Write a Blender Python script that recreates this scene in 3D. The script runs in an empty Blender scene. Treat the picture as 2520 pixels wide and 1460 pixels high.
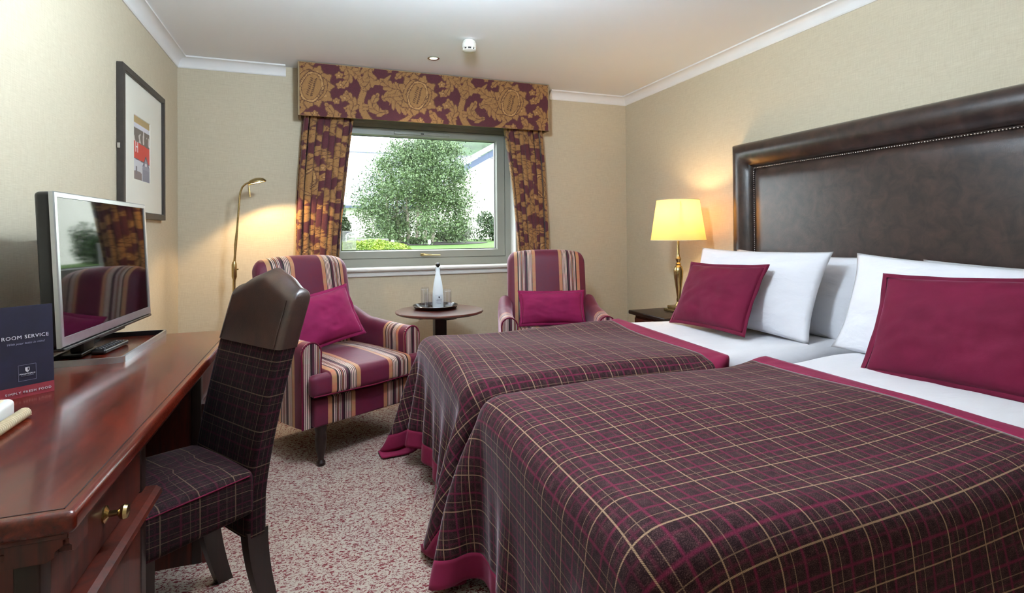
import bpy, bmesh, math, random
import numpy as np
from mathutils import Vector, Matrix, noise as mnoise
random.seed(7); RNG = np.random.default_rng(7)
SC = bpy.context.scene; COL = SC.collection
PI = math.pi

# ------------------------------------------------------------------ camera
F_PX, YAW, PITCH, ROLL, CY_PX, CAM_Z = 1316.28, 0.350994, 0.0071934, 0.0082084, 566.94, 1.15
fw = Vector((math.sin(YAW) * math.cos(PITCH), math.cos(YAW) * math.cos(PITCH), math.sin(PITCH)))
r0 = Vector((math.cos(YAW), -math.sin(YAW), 0)); d0 = fw.cross(r0)
rt = r0 * math.cos(ROLL) + d0 * math.sin(ROLL); dn = d0 * math.cos(ROLL) - r0 * math.sin(ROLL)
cam_data = bpy.data.cameras.new('camera'); cam = bpy.data.objects.new('camera', cam_data); COL.objects.link(cam)
cam.matrix_world = Matrix(((rt.x, -dn.x, -fw.x, 0), (rt.y, -dn.y, -fw.y, 0), (rt.z, -dn.z, -fw.z, CAM_Z), (0, 0, 0, 1)))
cam_data.sensor_width = 36.0; cam_data.lens = F_PX / 2520 * 36
cam_data.shift_y = -(730 - CY_PX) / 2520; cam_data.clip_start = 0.02; cam_data.clip_end = 400
SC.camera = cam
cy_ = SC.cycles; cy_.transparent_max_bounces = 20; cy_.max_bounces = 6; cy_.diffuse_bounces = 3; cy_.glossy_bounces = 3; cy_.transmission_bounces = 4
cy_.caustics_reflective = False; cy_.caustics_refractive = False; cy_.use_adaptive_sampling = True; cy_.adaptive_threshold = 0.2; cy_.use_denoising = True

# ------------------------------------------------------------------ sky, exposure
world = bpy.data.worlds.new('overcast_sky'); SC.world = world; world.use_nodes = True
world.node_tree.nodes['Background'].inputs[0].default_value = (0.86, 0.93, 1.0, 1)
world.node_tree.nodes['Background'].inputs[1].default_value = 12.0
SC.view_settings.view_transform = 'Standard'; SC.view_settings.look = 'None'
SC.view_settings.exposure = 0.0; SC.view_settings.gamma = 1.0; SC.view_settings.use_curve_mapping = False
FILL_LAMP_W = 350.0; DOWN_W = 14.0; BEDSIDE_W = 9.5; READ_W = 26.0

# ------------------------------------------------------------------ room numbers (metres)
XL, XR, YB, YF, ZC = -0.905, 2.708, 4.30, -1.30, 2.406
OX0, OX1, OZ0, OZ1 = 0.045, 1.611, 0.895, 2.10      # window opening
WY = 4.42                                           # face of the window frame

# ------------------------------------------------------------------ helpers
def lin(r, g, b):
    f = lambda c: (c / 255 / 12.92) if c <= 10 else ((c / 255 + 0.055) / 1.055) ** 2.4
    return (f(r), f(g), f(b), 1.0)

class G:
    def __init__(s): s.v = []; s.f = []; s.uv = []
    def add(s, vs, fs, uv=None):
        n = len(s.v); s.v += [tuple(map(float, p)) for p in vs]
        s.uv += [tuple(map(float, q)) for q in uv] if uv is not None else [(0.0, 0.0)] * len(vs)
        s.f += [tuple(i + n for i in f) for f in fs]; return s
    def box(s, x0, x1, y0, y1, z0, z1):
        return s.add([(x0, y0, z0), (x1, y0, z0), (x1, y1, z0), (x0, y1, z0), (x0, y0, z1), (x1, y0, z1), (x1, y1, z1), (x0, y1, z1)],
                     [(0, 3, 2, 1), (4, 5, 6, 7), (0, 1, 5, 4), (1, 2, 6, 5), (2, 3, 7, 6), (3, 0, 4, 7)])
    def rbox(s, x0, x1, y0, y1, z0, z1, r, k=3, mid=1, fn=None, uvf=None):
        c = [(x0 + x1) / 2, (y0 + y1) / 2, (z0 + z1) / 2]; h = [(x1 - x0) / 2, (y1 - y0) / 2, (z1 - z0) / 2]
        r = min(r, min(h) * 0.999)
        if isinstance(mid, int): mid = (mid, mid, mid)
        ax = []
        for a in range(3):
            i = h[a] - r; cr = [r * math.tan(PI / 4 * t / k) for t in range(1, k + 1)]
            m = [-i + 2 * i * t / mid[a] for t in range(mid[a] + 1)]
            ax.append([-i - t for t in reversed(cr)] + m + [i + t for t in cr])
        idx = {}; vs = []; fs = []
        def vert(p):
            q = [max(-(h[a] - r), min(h[a] - r, p[a])) for a in range(3)]
            d = [p[a] - q[a] for a in range(3)]; l = math.sqrt(sum(t * t for t in d)) or 1
            w = tuple(c[a] + q[a] + r * d[a] / l for a in range(3))
            key = tuple(round(t, 6) for t in p)
            if key not in idx: idx[key] = len(vs); vs.append(w)
            return idx[key]
        for a in range(3):
            b, e = (a + 1) % 3, (a + 2) % 3
            for sg in (-1, 1):
                for i in range(len(ax[b]) - 1):
                    for j in range(len(ax[e]) - 1):
                        quad = []
                        for (ii, jj) in ((i, j), (i + 1, j), (i + 1, j + 1), (i, j + 1)):
                            p = [0, 0, 0]; p[a] = sg * h[a]; p[b] = ax[b][ii]; p[e] = ax[e][jj]; quad.append(vert(p))
                        fs.append(tuple(quad) if sg > 0 else tuple(reversed(quad)))
        if fn: vs = [fn(p) for p in vs]
        return s.add(vs, fs, [uvf(p) for p in vs] if uvf else None)
    def lathe(s, prof, n=24, c=(0, 0), square=False):
        vs = []; fs = []
        for (r, z) in prof:
            for i in range(n):
                a = 2 * PI * (i + 0.5 * square) / n; vs.append((c[0] + r * math.cos(a), c[1] + r * math.sin(a), z))
        m = len(prof)
        for j in range(m - 1):
            for i in range(n):
                k = (i + 1) % n; fs.append((j * n + i, j * n + k, (j + 1) * n + k, (j + 1) * n + i))
        if prof[0][0] > 1e-6: fs.append(tuple(reversed(range(n))))
        if prof[-1][0] > 1e-6: fs.append(tuple(range((m - 1) * n, m * n)))
        return s.add(vs, fs)
    def tube(s, pts, r, n=10, cap=True):
        pts = [Vector(p) for p in pts]; rs = r if isinstance(r, (list, tuple)) else [r] * len(pts)
        vs = []; fs = []; up = None
        for i, p in enumerate(pts):
            t = (pts[min(i + 1, len(pts) - 1)] - pts[max(i - 1, 0)]).normalized()
            if up is None: up = Vector((0, 0, 1)) if abs(t.z) < 0.9 else Vector((1, 0, 0))
            a = t.cross(up); a = a.normalized() if a.length > 1e-6 else t.orthogonal().normalized()
            b = a.cross(t).normalized(); up = b
            for k in range(n):
                w = 2 * PI * k / n; vs.append(p + (a * math.cos(w) + b * math.sin(w)) * rs[i])
        for i in range(len(pts) - 1):
            for k in range(n):
                q = (k + 1) % n; fs.append((i * n + k, i * n + q, (i + 1) * n + q, (i + 1) * n + k))
        if cap: fs.append(tuple(reversed(range(n)))); fs.append(tuple(range((len(pts) - 1) * n, len(pts) * n)))
        return s.add(vs, fs)
    def prism(s, poly, axis, lo, hi):
        """poly: 2-D points in the two other axes (in x,y,z order), extruded along axis"""
        n = len(poly); vs = []
        for w in (lo, hi):
            for (p, q) in poly: vs.append({0: (w, p, q), 1: (p, w, q), 2: (p, q, w)}[axis])
        fs = [tuple(range(n)), tuple(range(2 * n - 1, n - 1, -1))]
        for i in range(n):
            k = (i + 1) % n; fs.append((i, n + i, n + k, k))
        return s.add(vs, fs)
    def grid(s, P, UV=None, wrap_u=False, flip=False):
        nu, nv = len(P), len(P[0]); vs = [p for row in P for p in row]; fs = []
        for i in range(nu - (0 if wrap_u else 1)):
            for j in range(nv - 1):
                a, b = i * nv + j, ((i + 1) % nu) * nv + j
                q = (a, b, b + 1, a + 1); fs.append(q[::-1] if flip else q)
        return s.add(vs, fs, [q for row in UV for q in row] if UV is not None else None)
    def xf(s, M, start=0):
        for i in range(start, len(s.v)): s.v[i] = tuple(M @ Vector(s.v[i]))
        return s
    def mesh(s, name):
        me = bpy.data.meshes.new(name); me.from_pydata(s.v, [], s.f)
        if any(u != (0.0, 0.0) for u in s.uv):
            l = me.uv_layers.new(name='UVMap'); li = np.empty(len(me.loops), dtype=np.int32); me.loops.foreach_get('vertex_index', li)
            l.data.foreach_set('uv', np.array(s.uv, dtype=np.float32)[li].ravel())
        return me

def obj(name, g, m, parent=None, smooth=True, loc=None, rz=0.0, sharp=35, recalc=True):
    me = g.mesh(name) if isinstance(g, G) else g
    if recalc:
        bm = bmesh.new(); bm.from_mesh(me); bmesh.ops.recalc_face_normals(bm, faces=bm.faces); bm.to_mesh(me); bm.free()
    o = bpy.data.objects.new(name, me); COL.objects.link(o)
    if m is not None: me.materials.append(m)
    if smooth:
        me.polygons.foreach_set('use_smooth', [True] * len(me.polygons))
        if sharp: me.set_sharp_from_angle(angle=math.radians(sharp))
    if parent is not None: o.parent = parent
    if loc is not None: o.location = loc
    if rz: o.rotation_euler[2] = rz
    return o

def tag(o, label, cat, group=None, kind=None):
    o['label'] = label; o['category'] = cat
    if group: o['group'] = group
    if kind: o['kind'] = kind
    return o

def thing(name, label, cat, loc=(0, 0, 0), rz=0.0, group=None):
    o = bpy.data.objects.new(name, None); COL.objects.link(o); o.empty_display_size = 0.1
    o.location = loc; o.rotation_euler[2] = rz
    return tag(o, label, cat, group)

def struct(name, g, m, label=None, cat=None, smooth=False):
    o = obj(name, g, m, smooth=smooth); o['kind'] = 'structure'
    if label: o['label'] = label; o['category'] = cat
    return o

# ------------------------------------------------------------------ materials
def newmat(name):
    m = bpy.data.materials.new(name); m.use_nodes = True
    nt = m.node_tree; return m, nt, nt.nodes['Principled BSDF']
def N(nt, t, **kw):
    n = nt.nodes.new('ShaderNode' + t)
    for k, v in kw.items():
        if k in n.bl_rna.properties: setattr(n, k, v)
        else: n.inputs[k].default_value = v
    return n
def L(nt, a, b): nt.links.new(a, b)
def ramp(nt, fac, stops, interp='LINEAR'):
    r = N(nt, 'ValToRGB'); r.color_ramp.interpolation = interp; e = r.color_ramp.elements
    while len(e) < len(stops): e.new(0.5)
    for i, (p, c) in enumerate(stops): e[i].position = p; e[i].color = c
    L(nt, fac, r.inputs[0]); return r.outputs[0]
def bump(nt, bs, h, strength=0.3, dist=0.01):
    b = N(nt, 'Bump'); b.inputs['Strength'].default_value = strength; b.inputs['Distance'].default_value = dist
    L(nt, h, b.inputs['Height']); L(nt, b.outputs[0], bs.inputs['Normal'])
def noise(nt, scale, detail=3, rough=0.55, co=None, dist=0.0):
    n = N(nt, 'TexNoise'); n.inputs['Scale'].default_value = scale; n.inputs['Detail'].default_value = detail
    n.inputs['Roughness'].default_value = rough; n.inputs['Distortion'].default_value = dist
    if co is None:
        co = N(nt, 'TexCoord').outputs['Object']
    L(nt, co, n.inputs['Vector']); return n.outputs['Fac']
def mixc(nt, fac, a, b, mode='MIX'):
    m = N(nt, 'Mix'); m.data_type = 'RGBA'; m.blend_type = mode
    for s, v in ((m.inputs[0], fac), (m.inputs[6], a), (m.inputs[7], b)):
        if hasattr(v, 'links'): L(nt, v, s)
        else: s.default_value = v
    return m.outputs[2]
def math_(nt, op, a, b=None, clamp=False):
    m = N(nt, 'Math'); m.operation = op; m.use_clamp = clamp
    for s, v in ((m.inputs[0], a), (m.inputs[1], b)):
        if v is None: continue
        if hasattr(v, 'links'): L(nt, v, s)
        else: s.default_value = v
    return m.outputs[0]

def simple(name, col, rough=0.5, metal=0.0, var=0.0, vscale=8.0, bmp=0.0, bscale=200.0, coat=0.0, sheen=0.0, spec=None, emit=None):
    m, nt, b = newmat(name)
    b.inputs['Base Color'].default_value = col; b.inputs['Roughness'].default_value = rough; b.inputs['Metallic'].default_value = metal
    if var:
        f = noise(nt, vscale, 4)
        d = tuple(c * (1 - var) for c in col[:3]) + (1,); e = tuple(min(1, c * (1 + var)) for c in col[:3]) + (1,)
        L(nt, ramp(nt, f, [(0.3, d), (0.7, e)]), b.inputs['Base Color'])
    if bmp: bump(nt, b, noise(nt, bscale, 2), bmp, 0.004)
    if coat: b.inputs['Coat Weight'].default_value = coat; b.inputs['Coat Roughness'].default_value = 0.12
    if sheen: b.inputs['Sheen Weight'].default_value = sheen; b.inputs['Sheen Roughness'].default_value = 0.4
    if spec is not None: b.inputs['Specular IOR Level'].default_value = spec
    if emit: b.inputs['Emission Color'].default_value = emit[0]; b.inputs['Emission Strength'].default_value = emit[1]
    return m

M = {}
def mk_wallpaper():
    m, nt, b = newmat('linen_wallpaper'); co = N(nt, 'TexCoord').outputs['Object']
    mp1 = N(nt, 'Mapping'); mp1.inputs['Scale'].default_value = (380, 380, 18); L(nt, co, mp1.inputs['Vector'])
    mp2 = N(nt, 'Mapping'); mp2.inputs['Scale'].default_value = (22, 22, 420); L(nt, co, mp2.inputs['Vector'])
    a = noise(nt, 1, 2, co=mp1.outputs[0]); c = noise(nt, 1, 2, co=mp2.outputs[0])
    f = math_(nt, 'MULTIPLY', math_(nt, 'ADD', a, c), 0.5)
    L(nt, ramp(nt, f, [(0.35, lin(196, 182, 156)), (0.65, lin(211, 199, 174))]), b.inputs['Base Color'])
    b.inputs['Roughness'].default_value = 0.75; return m
def mk_carpet():
    m, nt, b = newmat('flecked_carpet'); co = N(nt, 'TexCoord').outputs['Object']
    mp = N(nt, 'Mapping'); mp.inputs['Scale'].default_value = (1.0, 1.7, 1); L(nt, co, mp.inputs['Vector'])
    f = noise(nt, 80, 2.5, 0.6, mp.outputs[0], 1.2); big = noise(nt, 9, 2, 0.5, co)
    g = math_(nt, 'ADD', f, math_(nt, 'MULTIPLY', math_(nt, 'SUBTRACT', big, 0.5), 0.10))
    fine = noise(nt, 420, 2, 0.6, co)
    c1 = mixc(nt, fine, lin(158, 145, 132), lin(208, 196, 184)); c2 = mixc(nt, fine, lin(88, 30, 38), lin(132, 58, 62))
    fac = ramp(nt, g, [(0.508, (0, 0, 0, 1)), (0.555, (1, 1, 1, 1))])
    L(nt, mixc(nt, fac, c1, c2), b.inputs['Base Color']); b.inputs['Roughness'].default_value = 0.95
    b.inputs['Specular IOR Level'].default_value = 0.1; return m
def mk_wood(name, c1, c2, rough=0.22, ax=1, coat=0.5):
    m, nt, b = newmat(name); co = N(nt, 'TexCoord').outputs['Object']
    s = [14, 14, 14]; s[ax] = 1.6
    mp = N(nt, 'Mapping'); mp.inputs['Scale'].default_value = s; L(nt, co, mp.inputs['Vector'])
    a = noise(nt, 1.6, 5, 0.6, mp.outputs[0], 1.4); s2 = [160, 160, 160]; s2[ax] = 9
    mp2 = N(nt, 'Mapping'); mp2.inputs['Scale'].default_value = s2; L(nt, co, mp2.inputs['Vector'])
    c = noise(nt, 1, 3, 0.6, mp2.outputs[0])
    f = math_(nt, 'ADD', math_(nt, 'MULTIPLY', a, 0.75), math_(nt, 'MULTIPLY', c, 0.25))
    L(nt, ramp(nt, f, [(0.36, c1), (0.64, c2)]), b.inputs['Base Color'])
    b.inputs['Roughness'].default_value = rough; b.inputs['Coat Weight'].default_value = coat; b.inputs['Coat Roughness'].default_value = 0.1
    return m
def mk_leather(name, c1, c2, rough=0.38, scale=9):
    m, nt, b = newmat(name); co = N(nt, 'TexCoord').outputs['Object']
    f = noise(nt, scale, 6, 0.62, co, 0.6)
    L(nt, ramp(nt, f, [(0.35, c1), (0.68, c2)]), b.inputs['Base Color'])
    v = N(nt, 'TexVoronoi'); v.inputs['Scale'].default_value = 260; L(nt, co, v.inputs['Vector'])
    h = math_(nt, 'ADD', v.outputs['Distance'], math_(nt, 'MULTIPLY', noise(nt, 40, 3, 0.6, co), 0.8))
    bump(nt, b, h, 0.09, 0.003)
    b.inputs['Roughness'].default_value = rough; b.inputs['Coat Weight'].default_value = 0.35; b.inputs['Coat Roughness'].default_value = 0.3; return m
def mk_tartan(name, warp=0.105, weft=0.105, dark=1.0):
    m, nt, b = newmat(name); uv = N(nt, 'UVMap'); uv.uv_map = 'UVMap'
    sp = N(nt, 'SeparateXYZ'); L(nt, uv.outputs[0], sp.inputs[0])
    K = (0, 0, 0, 1)
    def lines(ch, period):
        f = math_(nt, 'FRACT', math_(nt, 'ADD', math_(nt, 'DIVIDE', ch, period), 50.0))
        cream = ramp(nt, f, [(0, (1, 1, 1, 1)), (0.011, (1, 1, 1, 1)), (0.019, K), (0.735, K), (0.738, (.55, .55, .55, 1)), (0.752, (.55, .55, .55, 1)), (0.756, K), (0.981, K), (0.989, (1, 1, 1, 1))])
        mag = ramp(nt, f, [(0, K), (0.16, K), (0.20, (.45, .45, .45, 1)), (0.24, K), (0.46, K), (0.495, (.8, .8, .8, 1)), (0.515, (.8, .8, .8, 1)), (0.55, K), (0.84, K), (0.88, (.4, .4, .4, 1)), (0.92, K)])
        return cream, mag
    cu, mu = lines(sp.outputs[0], warp); cv, mv = lines(sp.outputs[1], weft)
    tw = math_(nt, 'FRACT', math_(nt, 'MULTIPLY', math_(nt, 'ADD', sp.outputs[0], sp.outputs[1]), 330.0))
    tm = ramp(nt, tw, [(0.35, (.35, .35, .35, 1)), (0.6, (1, 1, 1, 1))])
    sn = noise(nt, 520, 2, 0.7, uv.outputs[0]); sn2 = noise(nt, 60, 3, 0.6, uv.outputs[0])
    base = ramp(nt, math_(nt, 'ADD', math_(nt, 'MULTIPLY', sn, 0.7), math_(nt, 'MULTIPLY', sn2, 0.3)),
                [(0.36, lin(22 * dark, 11 * dark, 14 * dark)), (0.5, lin(44 * dark, 24 * dark, 28 * dark)), (0.64, lin(84 * dark, 60 * dark, 58 * dark))])
    mg = math_(nt, 'MULTIPLY', math_(nt, 'MAXIMUM', mu, mv), math_(nt, 'ADD', math_(nt, 'MULTIPLY', sn, 0.9), 0.15), True)
    c = mixc(nt, mg, base, lin(126 * dark, 26 * dark, 66 * dark))
    cr = math_(nt, 'MULTIPLY', math_(nt, 'MAXIMUM', cu, cv), tm, True)
    c = mixc(nt, math_(nt, 'MULTIPLY', cr, 0.66), c, lin(200 * dark, 168 * dark, 132 * dark))
    L(nt, c, b.inputs['Base Color']); b.inputs['Roughness'].default_value = 0.9
    b.inputs['Sheen Weight'].default_value = 0.34 * dark ** 2; b.inputs['Sheen Roughness'].default_value = 0.25; b.inputs['Sheen Tint'].default_value = (1, .82, .9, 1)
    b.inputs['Specular IOR Level'].default_value = 0.15
    return m
def mk_stripe():
    m, nt, b = newmat('striped_velvet'); uv = N(nt, 'UVMap'); uv.uv_map = 'UVMap'
    sp = N(nt, 'SeparateXYZ'); L(nt, uv.outputs[0], sp.inputs[0])
    f = math_(nt, 'MULTIPLY', math_(nt, 'ABSOLUTE', sp.outputs[0]), 2.0)     # 0..0.5 m -> 0..1
    BU, TAN, CR, PL, DK = lin(88, 14, 44), lin(176, 132, 92), lin(214, 196, 178), lin(72, 22, 44), lin(34, 14, 20)
    st = [(0, BU), (.0875, TAN), (.110, DK), (.114, CR), (.119, PL), (.123, CR), (.127, DK), (.132, CR), (.137, PL), (.141, CR), (.146, DK),
          (.158, PL), (.168, CR), (.172, DK), (.176, CR), (.181, PL), (.186, TAN), (.191, DK), (.196, CR), (.200, PL), (.205, CR), (.210, DK), (.219, TAN), (.243, BU)]
    c = ramp(nt, f, [(p * 2, q) for p, q in st], 'CONSTANT')
    co = N(nt, 'TexCoord').outputs['Object']; n = noise(nt, 16, 4, 0.65, co, 0.8)
    c = mixc(nt, math_(nt, 'MULTIPLY', ramp(nt, n, [(0.42, (0, 0, 0, 1)), (0.68, (1, 1, 1, 1))]), 0.75), c, lin(206, 120, 160), 'SOFT_LIGHT')
    L(nt, c, b.inputs['Base Color']); b.inputs['Roughness'].default_value = 0.62
    b.inputs['Sheen Weight'].default_value = 0.5; b.inputs['Sheen Roughness'].default_value = 0.28; b.inputs['Sheen Tint'].default_value = (1, .7, .85, 1)
    bump(nt, b, noise(nt, 60, 3, 0.6, co), 0.15, 0.003); return m
def mk_velvet(name, col, sheen=0.6):
    m, nt, b = newmat(name); n = noise(nt, 7, 3, 0.6)
    L(nt, ramp(nt, n, [(0.3, tuple(c * 0.85 for c in col[:3]) + (1,)), (0.7, tuple(c * 1.12 for c in col[:3]) + (1,))]), b.inputs['Base Color'])
    b.inputs['Roughness'].default_value = 0.8; b.inputs['Specular IOR Level'].default_value = 0.2; b.inputs['Sheen Weight'].default_value = sheen; b.inputs['Sheen Roughness'].default_value = 0.3
    b.inputs['Sheen Tint'].default_value = (1, .55, .75, 1); h = math_(nt, 'ADD', math_(nt, 'MULTIPLY', noise(nt, 300, 2), 0.05), noise(nt, 8, 3, 0.5, None, 0.4)); bump(nt, b, h, 0.22, 0.02); return m
def mk_attr(name, rough=0.8, sheen=0.2, bmp=0.15):
    m, nt, b = newmat(name); a = N(nt, 'Attribute'); a.attribute_name = 'Col'; L(nt, a.outputs['Color'], b.inputs['Base Color'])
    b.inputs['Roughness'].default_value = rough; b.inputs['Sheen Weight'].default_value = sheen
    if bmp: bump(nt, b, noise(nt, 700, 2), bmp, 0.002)
    return m
def mk_glass(name, tint=(1, 1, 1, 1), refl=0.06):
    m = bpy.data.materials.new(name); m.use_nodes = True; nt = m.node_tree; nt.nodes.clear()
    o = N(nt, 'OutputMaterial'); t = N(nt, 'BsdfTransparent'); t.inputs[0].default_value = tint
    g = N(nt, 'BsdfGlossy'); g.inputs['Roughness'].default_value = 0.02
    fr = N(nt, 'Fresnel'); fr.inputs[0].default_value = 1.45; x = N(nt, 'MixShader')
    L(nt, math_(nt, 'MINIMUM', math_(nt, 'MULTIPLY', fr.outputs[0], refl / 0.04, True), 0.22), x.inputs[0]); L(nt, t.outputs[0], x.inputs[1]); L(nt, g.outputs[0], x.inputs[2]); L(nt, x.outputs[0], o.inputs[0])
    return m
def mk_shade():
    m = bpy.data.materials.new('lamp_shade_fabric'); m.use_nodes = True; nt = m.node_tree; nt.nodes.clear()
    o = N(nt, 'OutputMaterial'); d = N(nt, 'BsdfDiffuse'); d.inputs[0].default_value = lin(226, 202, 158)
    t = N(nt, 'BsdfTranslucent'); t.inputs[0].default_value = lin(228, 182, 114); x = N(nt, 'MixShader'); x.inputs[0].default_value = 0.55
    L(nt, d.outputs[0], x.inputs[1]); L(nt, t.outputs[0], x.inputs[2]); L(nt, x.outputs[0], o.inputs[0]); return m

M['wall'] = mk_wallpaper(); M['carpet'] = mk_carpet()
M['ceiling'] = simple('white_ceiling_paint', lin(244, 245, 247), 0.9, var=0.005, vscale=2)
M['gloss_white'] = simple('white_gloss_paint', lin(236, 234, 232), 0.35, var=0.015)
M['desk'] = mk_wood('mahogany_top', lin(54, 13, 7), lin(104, 30, 14), 0.26, 1, 0.25)
M['desk_v'] = mk_wood('mahogany_panel', lin(42, 12, 7), lin(84, 26, 12), 0.42, 2, 0.06)
M['dark_wood'] = mk_wood('dark_polished_wood', lin(18, 8, 6), lin(38, 16, 11), 0.42, 2, 0.05)
M['table_top'] = mk_wood('table_mahogany', lin(60, 22, 16), lin(100, 42, 30), 0.34, 0, 0.7)
M['leather'] = mk_leather('brown_leather', lin(38, 22, 18), lin(72, 44, 34))
M['hb_leather'] = mk_leather('headboard_leather', lin(30, 20, 18), lin(62, 44, 38), 0.32, 14)
M['tartan'] = mk_tartan('tartan_wool'); M['tartan_chair'] = mk_tartan('tartan_chair_wool', 0.058, 0.098, 0.64)
M['stripe'] = mk_stripe()
M['velvet'] = mk_velvet('burgundy_velvet', lin(98, 14, 44), 0.2); M['velvet_pink'] = mk_velvet('rose_velvet', lin(132, 27, 74), 0.28)
M['satin'] = mk_velvet('burgundy_wool_border', lin(122, 28, 60), 0.2)
def mk_linen():
    m, nt, b = newmat('white_cotton'); b.inputs['Base Color'].default_value = lin(236, 236, 242); b.inputs['Roughness'].default_value = 0.85
    co = N(nt, 'TexCoord').outputs['Object']; mp = N(nt, 'Mapping'); mp.inputs['Scale'].default_value = (1, 2.2, 1.4); L(nt, co, mp.inputs['Vector'])
    h = math_(nt, 'ADD', noise(nt, 6, 3, 0.5, mp.outputs[0], 0.35), math_(nt, 'MULTIPLY', noise(nt, 500, 2, 0.5, co), 0.06))
    bump(nt, b, h, 0.5, 0.025); b.inputs['Sheen Weight'].default_value = 0.2; return m
M['linen'] = mk_linen()
M['damask'] = mk_attr('damask_fabric'); M['print'] = mk_attr('art_print', 0.5, 0, 0)
M['pvc'] = simple('grey_pvc', lin(146, 146, 136), 0.4, var=0.02)
M['gasket'] = simple('black_gasket', lin(24, 24, 26), 0.6, var=0.1)
M['pane'] = mk_glass('window_glass', (.97, .985, .975, 1), 0.03)
M['black'] = simple('black_plastic', lin(17, 16, 18), 0.35, var=0.1)
M['screen'] = simple('tv_screen_glass', lin(7, 6, 7), 0.04, var=0.02, spec=0.7)
M['silver'] = simple('brushed_silver', lin(196, 202, 208), 0.28, 0.9, var=0.03, vscale=60)
M['brass'] = simple('antique_brass', lin(178, 158, 112), 0.25, 1.0, var=0.12, vscale=30)
M['frame'] = simple('dark_picture_frame', lin(52, 46, 42), 0.45, var=0.15, vscale=40)
M['mat'] = simple('ivory_mount_board', lin(226, 222, 208), 0.8, var=0.01)
M['navy'] = simple('navy_card', lin(28, 25, 44), 0.45, var=0.18, vscale=25)
M['card_red'] = simple('red_card', lin(134, 44, 54), 0.45, var=0.05)
M['print_white'] = simple('white_print', lin(226, 222, 226), 0.6, var=0.01)
M['print_grey'] = simple('grey_print', lin(136, 132, 150), 0.6, var=0.01)
M['cream'] = simple('cream_plastic', lin(222, 206, 172), 0.45, var=0.05)
M['phone'] = simple('white_plastic', lin(236, 234, 230), 0.35, var=0.02)
M['white_wood'] = simple('painted_white', lin(232, 232, 228), 0.5, var=0.02)
M['shade'] = mk_shade()
M['glass'] = mk_glass('clear_glass', (.98, .985, 1, 1), 0.09)
M['chrome'] = simple('chrome', lin(214, 216, 220), 0.12, 1.0, var=0.02)
M['tray'] = simple('dark_lacquer_tray', lin(36, 26, 22), 0.18, var=0.2)
M['detector'] = simple('white_detector_plastic', lin(226, 222, 212), 0.5, var=0.02)
M['mattress'] = simple('ivory_ticking', lin(214, 208, 196), 0.9, var=0.03)
M['divan'] = simple('dark_divan_fabric', lin(46, 30, 30), 0.95, var=0.15, vscale=60)
# ------------------------------------------------------------------ room shell
g = G().box(XL - .15, XR + .15, YF - .15, YB + .2, -.12, 0); struct('floor', g, M['carpet'])
g = G().box(XL - .15, XR + .15, YF - .15, YB + .2, ZC, ZC + .12); struct('ceiling', g, M['ceiling'])
struct('wall_left', G().box(XL - .15, XL, YF - .15, YB + .2, 0, ZC), M['wall'])
struct('wall_right', G().box(XR, XR + .15, YF - .15, YB + .2, 0, ZC), M['wall'])
struct('wall_front', G().box(XL, XR, YF - .15, YF, 0, ZC), M['wall'])
g = G().box(XL, OX0, YB, YB + .2, 0, ZC).box(OX1, XR, YB, YB + .2, 0, ZC).box(OX0, OX1, YB, YB + .2, 0, OZ0 - .005).box(OX0, OX1, YB, YB + .2, OZ1, ZC)
struct('wall_back', g, M['wall'])
# coving: a concave quarter with small fillets
def cove(a, sgn, wall):          # profile points (distance from wall, height)
    P = [(0, -.073), (.006, -.073), (.010, -.066)]
    for i in range(7):
        t = i / 6 * PI / 2; P.append((.010 + .048 * (1 - math.cos(t)), -.066 + .056 * math.sin(t)))
    P += [(.0655, -.010), (.0655, 0), (0, 0)]
    return [(wall + sgn * d, ZC + h) for d, h in P]
struct('trim_1', G().prism(cove(0, 1, XL), 1, YF, YB), M['gloss_white'], smooth=True)
struct('trim_2', G().prism(cove(0, -1, XR), 1, YF, YB), M['gloss_white'], smooth=True)
struct('trim_3', G().prism(cove(0, -1, YB), 0, XL + .001, -.205), M['gloss_white'], smooth=True)
struct('trim_4', G().prism(cove(0, -1, YB), 0, 1.93, XR - .001), M['gloss_white'], smooth=True)
def skirt(w, s): return [(w, 0), (w + s * .018, 0), (w + s * .018, .09), (w + s * .012, .105), (w + s * .008, .12), (w, .12)]
struct('baseboard_left', G().prism(skirt(XL, 1), 1, YF, YB), M['gloss_white'])
struct('baseboard_right', G().prism(skirt(XR, -1), 1, YF, YB), M['gloss_white'])
struct('baseboard_back', G().prism(skirt(YB, -1), 0, XL + .02, XR - .02), M['gloss_white'])

# ------------------------------------------------------------------ window
win = bpy.data.objects.new('window_1', None); COL.objects.link(win); win.location = (0, 0, 0)
win['kind'] = 'structure'; win['label'] = 'wide grey framed window looking out on the garden'; win['category'] = 'window'
def ring(g, x0, x1, z0, z1, w, ya, yb, wb=None, wt=None):
    wb = wb or w; wt = wt or w
    return g.box(x0, x0 + w, ya, yb, z0, z1).box(x1 - w, x1, ya, yb, z0, z1).box(x0 + w, x1 - w, ya, yb, z0, z0 + wb).box(x0 + w, x1 - w, ya, yb, z1 - wt, z1)
SX0, SX1, SZ0, SZ1 = .113, 1.552, .962, 2.017; PX0, PX1, PZ0, PZ1 = .188, 1.470, 1.028, 1.953
g = G(); g.box(OX0, SX0 - .003, WY, WY + .07, OZ0, OZ1).box(SX1 + .003, OX1, WY, WY + .07, OZ0, OZ1)
g.box(SX0 - .003, SX1 + .003, WY, WY + .07, OZ0, SZ0 - .003).box(SX0 - .003, SX1 + .003, WY, WY + .07, SZ1 + .003, OZ1)
g.box(SX0 - .003, SX1 + .003, WY - .008, WY, SZ1 + .035, SZ1 + .045)
obj('outer_frame', g, M['pvc'], win, smooth=False)
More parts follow.
